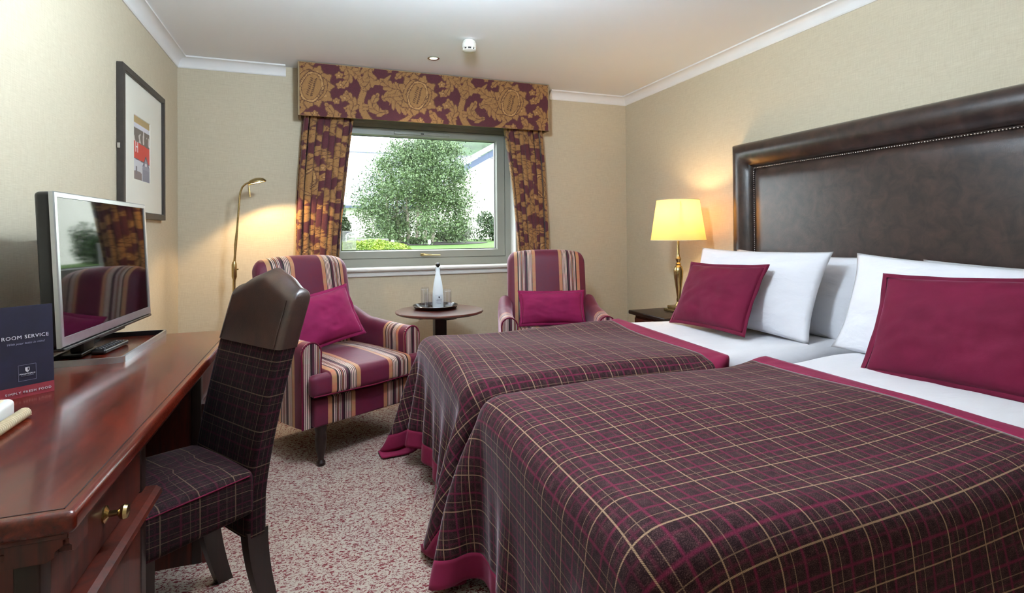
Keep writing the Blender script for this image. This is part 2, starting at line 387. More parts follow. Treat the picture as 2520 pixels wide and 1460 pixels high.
obj('gasket', ring(G(), SX0 - .003, SX1 + .003, SZ0 - .003, SZ1 + .003, .02, WY + .012, WY + .05), M['gasket'], win, smooth=False)
def sash_bar(name, poly, axis, lo, hi): obj(name, G().prism(poly, axis, lo, hi), M['pvc'], win, smooth=False)
ya, yb, yg = WY - .004, WY + .06, WY + .022
def mitre(pts):   # outer loop / inner loop frame with bevelled bead
    out = [(SX0, SZ0), (SX1, SZ0), (SX1, SZ1), (SX0, SZ1)]
    g = G(); loops = []
    for inset, y in ((0, yb), (0, ya + .004), (.004, ya), (.86, ya), (.90, ya + .010), (1.0, yg), (1.0, yb)):
        lx = (PX0 - SX0) * inset; rx = (SX1 - PX1) * inset; bz = (PZ0 - SZ0) * inset; tz = (SZ1 - PZ1) * inset
        if inset == .004: lx = rx = bz = tz = .004
        loops.append([(SX0 + lx, y, SZ0 + bz), (SX1 - rx, y, SZ0 + bz), (SX1 - rx, y, SZ1 - tz), (SX0 + lx, y, SZ1 - tz)])
    g.grid(list(map(list, zip(*loops))), wrap_u=True); return g
obj('sash', mitre(None), M['pvc'], win, smooth=False)
obj('glazing_seal', ring(G(), PX0 - .001, PX1 + .001, PZ0 - .001, PZ1 + .001, .005, yg, yg + .006), M['gasket'], win, smooth=False)
obj('pane', G().box(PX0 - .01, PX1 + .01, yg + .004, yg + .010, PZ0 - .01, PZ1 + .01), M['pane'], win, smooth=False)
g = G().rbox(.598, 1.058, WY - .026, WY - .004, 1.972, 1.992, .004, 2).box(.60, 1.056, WY - .03, WY - .006, 1.990, 1.996)
obj('trickle_vent', g, M['pvc'], win); obj('vent_slider', G().rbox(.815, .84, WY - .034, WY - .026, 1.978, 1.986, .002, 2), M['gasket'], win)
g = G().rbox(.806, .846, WY - .02, WY - .004, .976, .998, .006, 3)
hd = obj('handle_plate', g, M['brass'], win)
obj('handle', G().tube([(.828, WY - .018, .987), (.828, WY - .04, .987), (.85, WY - .046, .986), (.90, WY - .046, .983), (.968, WY - .044, .981)], [.008, .008, .008, .006, .005]), M['brass'], win)
# sill with nosing and apron
P = [(WY, .895), (4.262, .895), (4.254, .889), (4.252, .880), (4.256, .872), (4.264, .868), (4.288, .868), (4.288, .855), (4.282, .851), (4.282, .832), (4.288, .826), (4.302, .826), (4.302, .868), (WY, .868)]
obj('sill', G().prism(P, 0, OX0 - .05, OX1 + .05), M['white_wood'], win, smooth=False)
g = G().box(OX0, OX0 + .006, YB - .001, WY, OZ0, OZ1).box(OX1 - .006, OX1, YB - .001, WY, OZ0, OZ1).box(OX0, OX1, YB - .001, WY, OZ1 - .006, OZ1)
obj('reveal', g, M['white_wood'], win, smooth=False)
# safety sticker on the glass
m, nt, b = newmat('sticker_film'); b.inputs['Base Color'].default_value = lin(236, 240, 236); b.inputs['Alpha'].default_value = 0.32; b.inputs['Roughness'].default_value = 0.5
st = thing('window_sticker', 'translucent notice sticker in the lower corner of the window glass', 'sticker', (.248, yg + .0035, 1.033))
obj('film', G().box(-.052, .052, -.0006, 0, 0, .153), m, st, smooth=False)
g = G(); ring(g, -.052, .052, 0, .153, .002, -.0012, -.0006); obj('border', g, M['print_white'], st, smooth=False)
g = G().box(-.03, .004, -.0012, -.0006, .136, .143)
obj('print_heading', g, M['print_grey'], st, smooth=False); g = G()
for i in range(9): g.box(-.042, .036 - .01 * (i % 3), -.0012, -.0006, .012 + i * .006, .0132 + i * .006)
o = obj('print_lines', g, M['print_grey'], st, smooth=False); o['kind'] = 'stuff'

# ------------------------------------------------------------------ damask pattern (fabric print, evaluated per vertex)
TW, TH = 0.763, 0.58; RES = 0.003
gx, gz = np.meshgrid(np.arange(0, TW, RES), np.arange(0, TH, RES), indexing='ij')
cBG, cGD, cDK, cLT = (np.array(lin(*c)[:3]) for c in ((80, 28, 38), (150, 108, 62), (96, 60, 36), (176, 134, 82)))
tile = np.ones(gx.shape + (3,)) * cBG
def wrapd(cx, cz):
    dx = (gx - cx + TW / 2) % TW - TW / 2; dz = (gz - cz + TH / 2) % TH - TH / 2; return dx, dz
def blob(cx, cz, rx, rz, rot=0, n=0, amp=0.0, fill=cGD, edge=cDK, ew=.0045, ph=0):
    rx, rz = rx * 1.14, rz * 1.14
    dx, dz = wrapd(cx, cz); c, s = math.cos(rot), math.sin(rot); x, z = dx * c + dz * s, -dx * s + dz * c
    th = np.arctan2(z / rz, x / rx); r = np.sqrt((x / rx) ** 2 + (z / rz) ** 2); lim = 1 + amp * np.cos(n * th + ph)
    ins = r < lim; tile[ins] = fill; e = ins & ((lim - r) * min(rx, rz) < ew); tile[e] = edge
def leaf(pts, w0, lobes=6, fill=cGD, edge=cDK, vein=True, amp=.45, ew=.004):
    w0 = w0 * 1.3; pts = np.array(pts, float); t = np.linspace(0, 1, 60); seg = t * (len(pts) - 1); i = np.clip(seg.astype(int), 0, len(pts) - 2); f = seg - i
    pm1 = pts[np.clip(i - 1, 0, None)]; p0 = pts[i]; p1 = pts[i + 1]; p2 = pts[np.clip(i + 2, None, len(pts) - 1)]; f = f[:, None]
    cur = .5 * (2 * p0 + (p1 - pm1) * f + (2 * pm1 - 5 * p0 + 4 * p1 - p2) * f ** 2 + (3 * p0 - pm1 - 3 * p1 + p2) * f ** 3)
    best = np.full(gx.shape, 9.); bt = np.zeros(gx.shape)
    for k in range(60):
        dx, dz = wrapd(*cur[k]); d = np.hypot(dx, dz); m_ = d < best; best[m_] = d[m_]; bt[m_] = t[k]
    w = w0 * (np.sin(PI * np.clip(bt * .92 + .08, 0, 1)) ** .6) * (1 - amp + amp * np.abs(np.cos(PI * lobes * bt + 60 * best)))
    ins = best < w; tile[ins] = fill
    tile[ins & (w - best < ew)] = edge
    if vein:
        tile[ins & (best < .0028)] = edge
        tile[ins & (np.abs(((bt * lobes + best * 18) % 1) - .5) < .10) & (best > .004)] = edge * .6 + fill * .4
def stem(pts, w): leaf(pts, w, lobes=1, amp=.05, vein=False)
FX, FZ = .38, .33
stem([(FX - .02, FZ - .12), (FX - .1, FZ - .2), (FX - .24, FZ - .26), (FX - .36, FZ - .22), (FX - .42, FZ - .1), (FX - .40, FZ + .02), (FX - .44, FZ + .12), (FX - .40, FZ + .25)], .022)
stem([(FX - .40, FZ + .0), (FX - .33, FZ + .07), (FX - .26, FZ + .08), (FX - .20, FZ + .14)], .018)
leaf([(FX - .04, FZ - .13), (FX - .13, FZ - .09), (FX - .2, FZ - .03), (FX - .27, FZ - .05)], .052, 7)
leaf([(FX - .27, FZ + .09), (FX - .2, FZ + .04), (FX - .14, FZ + .03), (FX - .11, FZ - .03)], .045, 6)
leaf([(FX - .4, FZ + .02), (FX - .36, FZ + .08), (FX - .37, FZ + .15), (FX - .33, FZ + .19)], .044, 5)
leaf([(FX - .43, FZ + .1), (FX - .5, FZ + .16), (FX - .55, FZ + .2), (FX - .6, FZ + .18)], .046, 7)
leaf([(FX - .40, FZ + .2), (FX - .33, FZ + .24), (FX - .24, FZ + .23), (FX - .18, FZ + .26)], .046, 7)
leaf([(FX + .05, FZ + .2), (FX + .11, FZ + .24), (FX + .2, FZ + .22)], .034, 5)
leaf([(FX - .42, FZ - .12), (FX - .33, FZ - .12), (FX - .3, FZ - .16)], .032, 4)
leaf([(FX - .2, FZ - .25), (FX - .1, FZ - .27), (FX, FZ - .22), (FX + .08, FZ - .26)], .042, 7)
for (x, z, r) in ((.19, .1, .027), (.2, .03, .03), (.23, -.06, .032), (.17, -.09, .024), (.215, .155, .022), (-.21, .17, .02), (-.24, .2, .022), (.13, -.17, .027), (.18, -.19, .022), (.25, -.14, .026), (-.13, .2, .022), (-.16, .245, .02), (.02, -.19, .022)):
    blob(FX + x, FZ + z, r, r * .85, .4, 5, .16, cGD, cDK, .004); blob(FX + x, FZ + z, r * .35, r * .3, 0, 0, 0, cLT, cDK, .002)
leaf([(FX + .22, FZ + .02), (FX + .26, FZ + .10), (FX + .24, FZ + .18), (FX + .30, FZ + .22)], .034, 6)
leaf([(FX + .24, FZ - .02), (FX + .29, FZ - .10), (FX + .27, FZ - .18), (FX + .31, FZ - .24)], .032, 6)
leaf([(FX - .30, FZ - .02), (FX - .34, FZ - .10), (FX - .29, FZ - .15), (FX - .22, FZ - .14)], .034, 5)
leaf([(FX + .10, FZ - .12), (FX + .15, FZ - .20), (FX + .10, FZ - .26), (FX + .16, FZ - .30)], .034, 5)
leaf([(FX - .16, FZ + .12), (FX - .10, FZ + .17), (FX - .02, FZ + .17), (FX + .05, FZ + .22)], .03, 6)
# the large pomegranate flower
for a, rr, sz in ((-2.5, .098, .042), (2.7, .10, .045), (2.2, .112, .042), (1.75, .118, .04), (1.2, .112, .04), (.6, .104, .046), (.1, .098, .045), (-.55, .1, .048), (-1.2, .105, .034), (-1.75, .112, .036)):
    blob(FX + rr * math.cos(a) * .95, FZ + rr * math.sin(a), sz * 1.25, sz * .8, a, 5, .10, cGD, cDK, .005)
    blob(FX + rr * .9 * math.cos(a), FZ + rr * .9 * math.sin(a), sz * .7, sz * .3, a, 0, 0, cLT, cGD, .004)
blob(FX - .045, FZ + .03, .05, .092, -.45, 0, 0, cGD, cDK); blob(FX + .055, FZ - .01, .045, .08, -.35, 0, 0, cGD, cDK)
blob(FX, FZ, .074, .104, -.25, 6, .03, cLT, cDK, .006); blob(FX, FZ, .058, .088, -.25, 0, 0, cGD, cDK, .0035)
for k in range(9):
    z = (k - 4) * .0155; ax = -.25
    for sd in (-1, 1):
        lx = sd * .013; pz = FZ + z * math.cos(ax) + lx * math.sin(ax)
        px = FX + lx + z * .25
        blob(px, pz, .0105, .0034, sd * .6, 0, 0, cDK * .7, cDK * .7, .0)
        if k % 1 == 0:
            blob(FX - .055 + z * .42 + lx * .5, FZ + .045 + z * .75, .006, .0026, sd * .6, 0, 0, cDK, cDK, 0)
            blob(FX + .066 + z * .38 + lx * .5, FZ - .025 + z * .7, .006, .0026, sd * .6, 0, 0, cDK, cDK, 0)
tile = np.clip(tile * (1 + .10 * RNG.standard_normal(gx.shape))[..., None], 0, 1)
def damask(s, z):
    u = ((np.asarray(s) % TW) / TW) * gx.shape[0]; v = ((np.asarray(z) % TH) / TH) * gx.shape[1]
    i0 = np.floor(u).astype(int) % gx.shape[0]; j0 = np.floor(v).astype(int) % gx.shape[1]
    return tile[i0, j0]
def setcol(me, cols):
    a = me.color_attributes.new('Col', 'FLOAT_COLOR', 'POINT'); c = np.ones((len(me.vertices), 4), dtype=np.float32); c[:, :3] = cols; a.data.foreach_set('color', c.ravel())
def fastgrid(name, X):      # X: (nu,nv,3) array -> mesh
    nu, nv = X.shape[:2]; me = bpy.data.meshes.new(name); idx = np.arange(nu * nv).reshape(nu, nv)
    q = np.stack([idx[:-1, :-1], idx[1:, :-1], idx[1:, 1:], idx[:-1, 1:]], -1).reshape(-1, 4)
    me.vertices.add(nu * nv); me.vertices.foreach_set('co', X.astype(np.float32).ravel())
    me.loops.add(q.size); me.loops.foreach_set('vertex_index', q.astype(np.int32).ravel())
    me.polygons.add(len(q)); me.polygons.foreach_set('loop_start', np.arange(0, q.size, 4, dtype=np.int32))
    me.update(calc_edges=True); me.validate(); return me

# pelmet
PXA, PXB, PYF, PZA, PZB = -.119, 1.846, 4.100, 2.014, 2.396
pel = thing('pelmet', 'deep burgundy and gold floral fabric pelmet box above the window', 'pelmet', (0, 0, 0))
path = []; rc = .02
path += [(PXA, y) for y in np.linspace(YB - .002, PYF + rc, 46)]
path += [(PXA + rc - rc * math.cos(t), PYF + rc - rc * math.sin(t)) for t in np.linspace(.2, PI / 2 - .2, 4)]
path += [(x, PYF) for x in np.linspace(PXA + rc, PXB - rc, 490)]
path += [(PXB - rc + rc * math.sin(t), PYF + rc - rc * math.cos(t)) for t in np.linspace(.2, PI / 2 - .2, 4)]
path += [(PXB, y) for y in np.linspace(PYF + rc, YB - .002, 46)]
path = np.array(path); S = np.concatenate([[0], np.cumsum(np.hypot(*np.diff(path, axis=0).T))]); zz = np.linspace(PZA, PZB, 98)
X = np.zeros((len(path), len(zz), 3)); X[..., 0] = path[:, 0, None]; X[..., 1] = path[:, 1, None]; X[..., 2] = zz
me = fastgrid('fabric_cover', X); s0 = .2 + .726 - PXA
setcol(me, damask((S[:, None] - s0 + FX + 0 * zz).ravel(), (zz - 2.222 + FZ + 0 * S[:, None]).ravel()))
o = obj('fabric_cover', me, M['damask'], pel, sharp=0, recalc=False)
g = G().box(PXA + .002, PXB - .002, PYF + .002, PYF + .02, PZA + .001, PZB).box(PXA + .002, PXA + .02, PYF + .02, YB - .002, PZA + .001, PZB).box(PXB - .02, PXB - .002, PYF + .02, YB - .002, PZA + .001, PZB).box(PXA + .002, PXB - .002, PYF + .004, YB - .002, PZB, PZB + .006)
obj('backing_board', g, simple('pelmet_lining', lin(150, 130, 100), 0.9, var=0.05), pel, smooth=False)
# curtains
def curtain(xo, top_in, bot_in, label, off):
    nf, Sw = 7.5, .86; ns, nz = 250, 330; z0, z1 = .70, 2.06
    s = np.linspace(0, 1, ns)[:, None]; z = np.linspace(z0, z1, nz)[None, :]
    h = np.clip((z - .98) / (2.02 - .98), -.3, 1.05)
    xin = bot_in + (top_in - bot_in) * np.clip(h, 0, 1.05) ** 1.25 + 0 * s
    ph = 2 * PI * nf * (s ** 1.07) + .5 * np.sin(3 * z + off) + off
    A = (.034 + .010 * np.sin(11 * s + off)) * (.85 + .25 * (1 - h))
    xo = xo + np.sign(xin - xo) * .055 * np.clip(h, 0, 1) ** 2
    x = xo + (xin - xo) * s + .016 * np.sin(2 * ph + .4) * np.minimum(1, 8 * s * (1 - s)) * np.sign(xin - xo)
    y = 4.205 + A * np.cos(ph) + .006 * np.sin(5 * z + 9 * s)
    X = np.stack(np.broadcast_arrays(x, y, z), -1); me = fastgrid('curtain', X)
    setcol(me, damask((s * Sw * 1.0 + .12 + off * .1 + 0 * z).ravel(), (z - 1.55 + FZ + 0 * s).ravel()))
    o = obj('curtain', me, M['damask'], sharp=0, recalc=False); md = o.modifiers.new('thickness', 'SOLIDIFY'); md.thickness = .003; md.offset = 0
    return tag(o, label, 'curtain', 'pair of damask curtains')
curtain(-.142, .268, .160, 'pleated burgundy and gold damask curtain behind the armchair nearest the floor lamp', 0.3)
curtain(1.865, 1.476, 1.592, 'pleated burgundy and gold damask curtain on the bed side of the window', 1.4)

# ------------------------------------------------------------------ ceiling fittings
sd = thing('smoke_detector', 'round white smoke detector hanging from the ceiling', 'detector', (.935, 3.33, ZC))
obj('base', G().lathe([(.030, -.001), (.036, -.003), (.045, -.016), (.045, -.024)], 32), M['detector'], sd)
obj('body', G().lathe([(.044, -.024), (.046, -.026), (.046, -.052), (.043, -.055)], 32), M['detector'], sd)
obj('chamber', G().lathe([(.036, -.054), (.036, -.068)], 32), M['black'], sd)
for k in range(8):
    a = k * PI / 4 + .2; c, s = math.cos(a), math.sin(a)
    g = G().box(.034, .043, -.0045, .0045, -.069, -.053).xf(Matrix.Rotation(a, 4, 'Z')); obj('grille_rib', g, M['detector'], sd, smooth=False)
obj('cap', G().lathe([(.043, -.066), (.042, -.069), (.030, -.075), (.0, -.077)], 32), M['detector'], sd)
M['lens'] = simple('lit_lens', lin(255, 236, 200), 0.3, emit=((1, .9, .74, 1), 4.0))
def downlight(x, y, label):
    t = thing('downlight', label, 'downlight', (x, y, ZC), group='recessed ceiling downlights')
    obj('bezel', G().lathe([(.028, -.001), (.030, -.004), (.038, -.005), (.042, -.003), (.042, .0)], 32), M['chrome'], t)
    obj('lens', G().lathe([(.0, -.0025), (.027, -.0020), (.028, -.0005)], 24), M['lens'], t)
    ld = bpy.data.lights.new('downlight_beam', 'SPOT'); ld.energy = DOWN_W; ld.color = (1, .86, .68); ld.spot_size = 2.1; ld.spot_blend = .8; ld.shadow_soft_size = .03
    lo = bpy.data.objects.new('downlight_beam', ld); COL.objects.link(lo); lo.parent = t; lo.location = (0, 0, -.012)
downlight(.79, 3.75, 'small lit recessed ceiling spotlight in front of the pelmet')
downlight(.79, 1.75, 'added unseen ceiling spotlight between the desk and the beds')  # extra spotlight out of view, added to light the floor
downlight(.79, -.3, 'added unseen ceiling spotlight towards the room door'); downlight(-.25, -.25, 'added unseen ceiling spotlight by the near end of the desk')  # two more added behind the camera as extra warm light
# globe lamp added overhead, out of view, to brighten the room and ceiling
pn = thing('added_fill_lamp', 'added opal globe fill lamp hanging from the ceiling out of view', 'pendant lamp', (.42, 1.66, ZC))
obj('ceiling_rose', G().lathe([(.05, 0), (.05, -.012), (.02, -.03), (.006, -.034)], 24), M['gloss_white'], pn)
obj('cord', G().tube([(0, 0, -.03), (0, 0, -.20)], .003, 8), M['gloss_white'], pn)
GR = .13
obj('glass_dome', G().lathe([(.03, -.20)] + [(GR * math.sin(t), -.20 - GR + GR * math.cos(t)) for t in np.linspace(.3, PI * .55, 10)], 28),
    simple('fill_lamp_glow', lin(250, 250, 255), .4, emit=((.70, .86, 1, 1), FILL_LAMP_W)), pn)
obj('glass_bowl', G().lathe([((GR + .004) * math.sin(t), -.20 - GR + (GR + .004) * math.cos(t)) for t in np.linspace(PI * .53, PI, 10)], 28),
    simple('fill_lamp_dim_glow', lin(250, 246, 240), .4, emit=((.8, .9, 1, 1), FILL_LAMP_W * .22)), pn)
# ------------------------------------------------------------------ beds
BX0, BX1, BTOP = .50, 2.59, .615
BEDS = {'far': (1.845, 2.865), 'near': (.73, 1.755)}
GAP = 1.80
def hump(x, y):
    return .011 * np.sin(2.3 * x + 1.1) * np.sin(3.1 * y + .5) + .008 * np.sin(5.1 * x - 2.2 * y) + .006 * np.sin(7.3 * y + 3 * x + 1)
def hump1(x, y): return float(hump(np.float64(x), np.float64(y)))
def build_bed(key, lab):
    y0, y1 = BEDS[key]
    b = thing('bed', lab, 'bed', ((BX0 + BX1) / 2, (y0 + y1) / 2, 0), group='twin beds'); hx, hy = (BX1 - BX0) / 2, (y1 - y0) / 2
    obj('divan_base', G().rbox(-hx + .05, hx, -hy + .02, hy - .02, .06, .33, .02, 2), M['divan'], b)
    obj('mattress', G().rbox(-hx + .04, hx, -hy + .015, hy - .015, .335, .555, .05, 4), M['mattress'], b)
    for sx in (-1, 1):
        for sy in (-1, 1):
            obj('leg', G().lathe([(.018, 0), (.024, .005), (.026, .062)], 16, (sx * (hx - .16), sy * (hy - .12))), M['dark_wood'], b)
    def f(p):
        x, y, z = p; wx, wy = x, y
        if z > .45: z += hump1(wx, wy) * min(1, (z - .45) / .14) - .004 + .006 * mnoise.noise(Vector((wx * 5, wy * 9, 3)))
        if z < .58: y += .003 * math.sin(9 * wx) * (1 if wy > (y0 + y1) / 2 else -1) * (1 if not (1.7 < wy < 1.9) else 0)
        return (x, y, z)
    dg_ = G().rbox(BX0 + .012, BX1 - .02, y0 + .012, y1 - .012, .36, BTOP - .004, .075, 6, (60, 34, 4), fn=f); dg_.f = [q for q in dg_.f if min(dg_.v[i][2] for i in q) > .40]
    d = obj('duvet', dg_, M['linen'], sharp=0)
    tag(d, 'smooth white duvet on the bed ' + ('nearest the window' if key == 'far' else 'nearest the camera'), 'duvet', 'white duvets')
build_bed('far', 'single bed with white bedding nearest the window'); build_bed('near', 'single bed with white bedding nearest the camera')

def drape(key, drop_far, drop_near, xh, tilt, seed):
    """settle a wool throw over the bed: position based cloth on a regular grid"""
    y0, y1 = BEDS[key]; d = .027
    La = xh - BX0 + .425; Lb = (y1 - y0) + drop_far + drop_near
    na, nb = int(round(La / d)) + 1, int(round(Lb / d)) + 1
    a = (np.arange(na) * d)[:, None]; bb = (np.arange(nb) * d)[None, :]
    x = xh - a + 0 * bb; y = y1 + drop_far - bb + 0 * a
    ym = (y0 + y1) / 2; x = x + (y - ym) * tilt
    P = np.zeros((na, nb, 3)); P[..., 0] = x; P[..., 1] = y; P[..., 2] = BTOP + .03
    r = np.random.default_rng(seed); P[..., 2] += .004 * r.standard_normal((na, nb))
    o = np.maximum(P[..., 1] - (y1 + .015), 0); P[..., 1] -= o; P[..., 2] -= o      # both sides start hanging
    o = np.maximum((y0 - .015) - P[..., 1], 0); P[..., 1] += o; P[..., 2] -= o
    Q = P.copy(); pin = P[0].copy(); pin[:, 2] = np.where(pin[:, 2] > BTOP, BTOP + .006, pin[:, 2])
    c = np.array([(BX0 + 3.2) / 2, (y0 + y1) / 2, BTOP / 2]); rad = .075; h = np.array([(3.2 - BX0) / 2, (y1 - y0) / 2, BTOP / 2]) - rad
    def con(A, B, L0, k):
        dv = B - A; l = np.sqrt((dv * dv).sum(-1, keepdims=True)); cr = dv * (k * .5 * (l - L0) / np.maximum(l, 1e-6)); A += cr; B -= cr
    def collide():
        nonlocal P, Q
        W = P.copy(); W[..., 2] -= hump(P[..., 0], P[..., 1]) * np.clip((P[..., 2] - .45) / .14, 0, 1)
        q = W - c; sg = np.sign(q); aq = np.abs(q) - h; out = np.maximum(aq, 0); n = np.sqrt((out ** 2).sum(-1))
        ins = n < 1e-9; dist = n + np.minimum(aq.max(-1), 0) - rad - .006
        nrm = out * sg / np.maximum(n, 1e-9)[..., None]
        if ins.any():
            k = aq[ins].argmax(-1); e = np.zeros((ins.sum(), 3)); e[np.arange(len(k)), k] = 1; nrm[ins] = e * sg[ins]
        hit = dist < 0; P[hit] -= nrm[hit] * dist[hit][:, None]
        v = P[hit] - Q[hit]; vn = (v * nrm[hit]).sum(-1, keepdims=True) * nrm[hit]; Q[hit] = P[hit] - ((v - vn) * .35)
        P[..., 2] = np.maximum(P[..., 2], .012)
        if key == 'near': P[..., 1] = np.minimum(P[..., 1], GAP - .004)
        else: P[..., 1] = np.clip(P[..., 1], GAP + .004, 2.912)
    for it in range(260):
        V = (P - Q) * .975; Q = P.copy(); P = P + V; P[..., 2] -= .0011 if it < 200 else .0009
        for k in range(9):
            for s in (0, 1):
                n = (na - s) // 2; con(P[s:s + 2 * n:2], P[s + 1:s + 1 + 2 * n:2], d, 1)
                n = (nb - s) // 2; con(P[:, s:s + 2 * n:2], P[:, s + 1:s + 1 + 2 * n:2], d, 1)
            for s in (0, 1):
                n = (na - s) // 2
                A, B = P[s:s + 2 * n:2], P[s + 1:s + 1 + 2 * n:2]; con(A[:, :-1], B[:, 1:], d * 1.4142, .35); con(A[:, 1:], B[:, :-1], d * 1.4142, .35)
            if k % 3 == 0:
                for s in range(6):
                    n = max(0, (na - s - 3 + 5) // 6)
                    if n: con(P[s:s + 6 * n:6][:n], P[s + 3:s + 3 + 6 * n:6][:n], 3 * d, .10)
                    n = max(0, (nb - s - 3 + 5) // 6)
                    if n: con(P[:, s:s + 6 * n:6][:, :n], P[:, s + 3:s + 3 + 6 * n:6][:, :n], 3 * d, .10)
            P[0] = pin
            if k % 4 == 2: collide()
        collide(); P[0] = pin
    return P, a + 0 * bb, bb + 0 * a

def build_throw(key, lab, **kw):
    P, A, B = drape(key, **kw); na, nb = A.shape; bw = 3
    t = thing('tartan_throw', lab, 'throw', (.9, sum(BEDS[key]) / 2, 0), group='tartan bed throws'); off = np.array(t.location)
    for nm, mt in (('tartan_panel', M['tartan']), ('border', M['satin'])):
        g = G(); g.v = [tuple(p) for p in (P - off).reshape(-1, 3)]; g.uv = [(q[0] + .3, q[1] + .2) for q in np.stack([A, B], -1).reshape(-1, 2)]
        for i in range(na - 1):
            for j in range(nb - 1):
                edge = i < bw or i >= na - 1 - bw or j < bw or j >= nb - 1 - bw
                if edge == (nm == 'border'): g.f.append((i * nb + j, (i + 1) * nb + j, (i + 1) * nb + j + 1, i * nb + j + 1))
        me = g.mesh(nm); bm = bmesh.new(); bm.from_mesh(me); bmesh.ops.delete(bm, geom=[v for v in bm.verts if not v.link_faces], context='VERTS'); bm.to_mesh(me); bm.free()
        o = obj(nm, me, mt, t, sharp=0)
        sub = o.modifiers.new('smooth', 'SUBSURF'); sub.levels = 1; sub.render_levels = 1
        md = o.modifiers.new('thickness', 'SOLIDIFY'); md.thickness = .007 if nm == 'border' else .006; md.offset = 0
build_throw('far', 'plum tartan wool throw with burgundy border on the bed nearest the window', drop_far=.30, drop_near=.30, xh=1.70, tilt=.09, seed=3)
build_throw('near', 'plum tartan wool throw with burgundy border on the bed nearest the camera', drop_far=.28, drop_near=.38, xh=1.77, tilt=.035, seed=5)

# ------------------------------------------------------------------ pillows and cushions
def pillow_mesh(w, h, t, flange=0.0, n=34, pinch=.06, seed=0, sag=0.0, ex=2.4):
    g = G(); rnd = random.Random(seed); ofs = rnd.random() * 40
    for sd in (1, -1):
        Pn = []; UV = []
        for i in range(n + 1):
            row = []; ur = []
            for j in range(n + 1):
                u, v = -1 + 2 * i / n, -1 + 2 * j / n
                x = w / 2 * u * (1 - pinch * (1 - abs(v) ** 2.2)); y = h / 2 * v * (1 - pinch * (1 - abs(u) ** 2.2))
                k = max(0, (1 - abs(u) ** ex)) ** .62 * max(0, (1 - abs(v) ** ex)) ** .62
                wr = .16 * mnoise.noise(Vector((u * 2.2 + ofs, v * 2.2, sd))) + .09 * mnoise.noise(Vector((u * 5 + ofs, v * 5, sd * 3)))
                e = min(1 - abs(u), 1 - abs(v)); cr = .12 * math.sin(13 * (u + v) + ofs) * max(0, 1 - 3.2 * math.hypot(1 - abs(u), 1 - abs(v)))
                pk = .035 * math.sin(22 * (u if 1 - abs(v) < 1 - abs(u) else v) + ofs) * math.exp(-9 * e) * (e > 0)
                z = sd * t / 2 * k * (1 + wr + cr + pk)
                y2 = y - sag * (1 - v) * .0
                row.append((x, y2, z + .008 * mnoise.noise(Vector((u * 1.5, v * 1.5, ofs))))); ur.append((x, y))
            Pn.append(row); UV.append(ur)
        g.grid(Pn, UV, flip=sd < 0)
    me = g.mesh('pillow'); bm = bmesh.new(); bm.from_mesh(me); bmesh.ops.remove_doubles(bm, verts=bm.verts, dist=1e-5); bm.to_mesh(me); bm.free(); return me
def flange_mesh(w, h, fl, n=34, pinch=.06, seed=0):
    g = G(); ofs = random.Random(seed + 9).random() * 30; pts = []
    def edge(u, v):
        x = w / 2 * u * (1 - pinch * (1 - abs(v) ** 2.2)); y = h / 2 * v * (1 - pinch * (1 - abs(u) ** 2.2)); return x, y
    ring = [(-1 + 2 * i / n, -1) for i in range(n)] + [(1, -1 + 2 * i / n) for i in range(n)] + [(1 - 2 * i / n, 1) for i in range(n)] + [(-1, 1 - 2 * i / n) for i in range(n)]
    rows = []
    for (u, v) in ring:
        x, y = edge(u, v); sx = (w / 2 + fl) / (w / 2); sy = (h / 2 + fl) / (h / 2); z = .006 * mnoise.noise(Vector((u * 2.5 + ofs, v * 2.5, 1)))
        rows.append([(x * .985, y * .985, .004), (x * sx, y * sy, z + .003), (x * sx, y * sy, z - .003), (x * .985, y * .985, -.004), (x * .985, y * .985, .004)])
    g.grid(rows, wrap_u=True); return g
def lean(xb, yb, zb, xt, yt, zt, roll=0.0, yaw=0.0):
    """matrix: local y runs from the bottom edge centre up to the top edge centre, local z faces -x (towards the foot)"""
    up = Vector((xt - xb, yt - yb, zt - zb)).normalized(); c = (Vector((xb, yb, zb)) + Vector((xt, yt, zt))) / 2
    lat = Vector((math.sin(yaw), 1, 0)); lat = (lat - up * lat.dot(up)).normalized()
    nz = lat.cross(up) * -1; lat = up.cross(nz) * 1.0
    Mx = Matrix((( lat.x, up.x, nz.x, c.x), (lat.y, up.y, nz.y, c.y), (lat.z, up.z, nz.z, c.z), (0, 0, 0, 1)))
    return Mx @ Matrix.Rotation(roll, 4, 'Z')
def place(o, Mx): o.matrix_world = Mx; return o
def pillow(Mx, w, h, t, lab, seed):
    o = obj('pillow', pillow_mesh(w, h, t, seed=seed, pinch=.065), M['linen'], sharp=0); place(o, Mx); tag(o, lab, 'pillow', 'white bed pillows'); return o
def cushion(Mx, w, h, t, lab, seed, mt, grp):
    r = thing('cushion', lab, 'cushion', group=grp); place(r, Mx)
    obj('cover', pillow_mesh(w, h, t, seed=seed, pinch=.05), mt, r, sharp=0)
    obj('flange', flange_mesh(w, h, .017, seed=seed), mt, r, sharp=0); return r
ZP = BTOP - .004
pillow(lean(2.415, 2.30, ZP, 2.545, 2.29, ZP + .42), .90, .44, .15, 'white pillow propped against the headboard behind another on the bed nearest the window', 1)
pillow(lean(2.205, 2.38, ZP, 2.365, 2.38, ZP + .44), .94, .47, .165, 'white pillow behind the burgundy cushion on the bed nearest the window', 2)
pillow(lean(2.415, 1.17, ZP, 2.54, 1.16, ZP + .40), .90, .42, .15, 'white pillow propped against the headboard behind another on the bed nearest the camera', 3)
pillow(lean(2.205, 1.33, ZP, 2.345, 1.31, ZP + .41), .94, .45, .165, 'white pillow behind the burgundy cushion on the bed nearest the camera', 4)
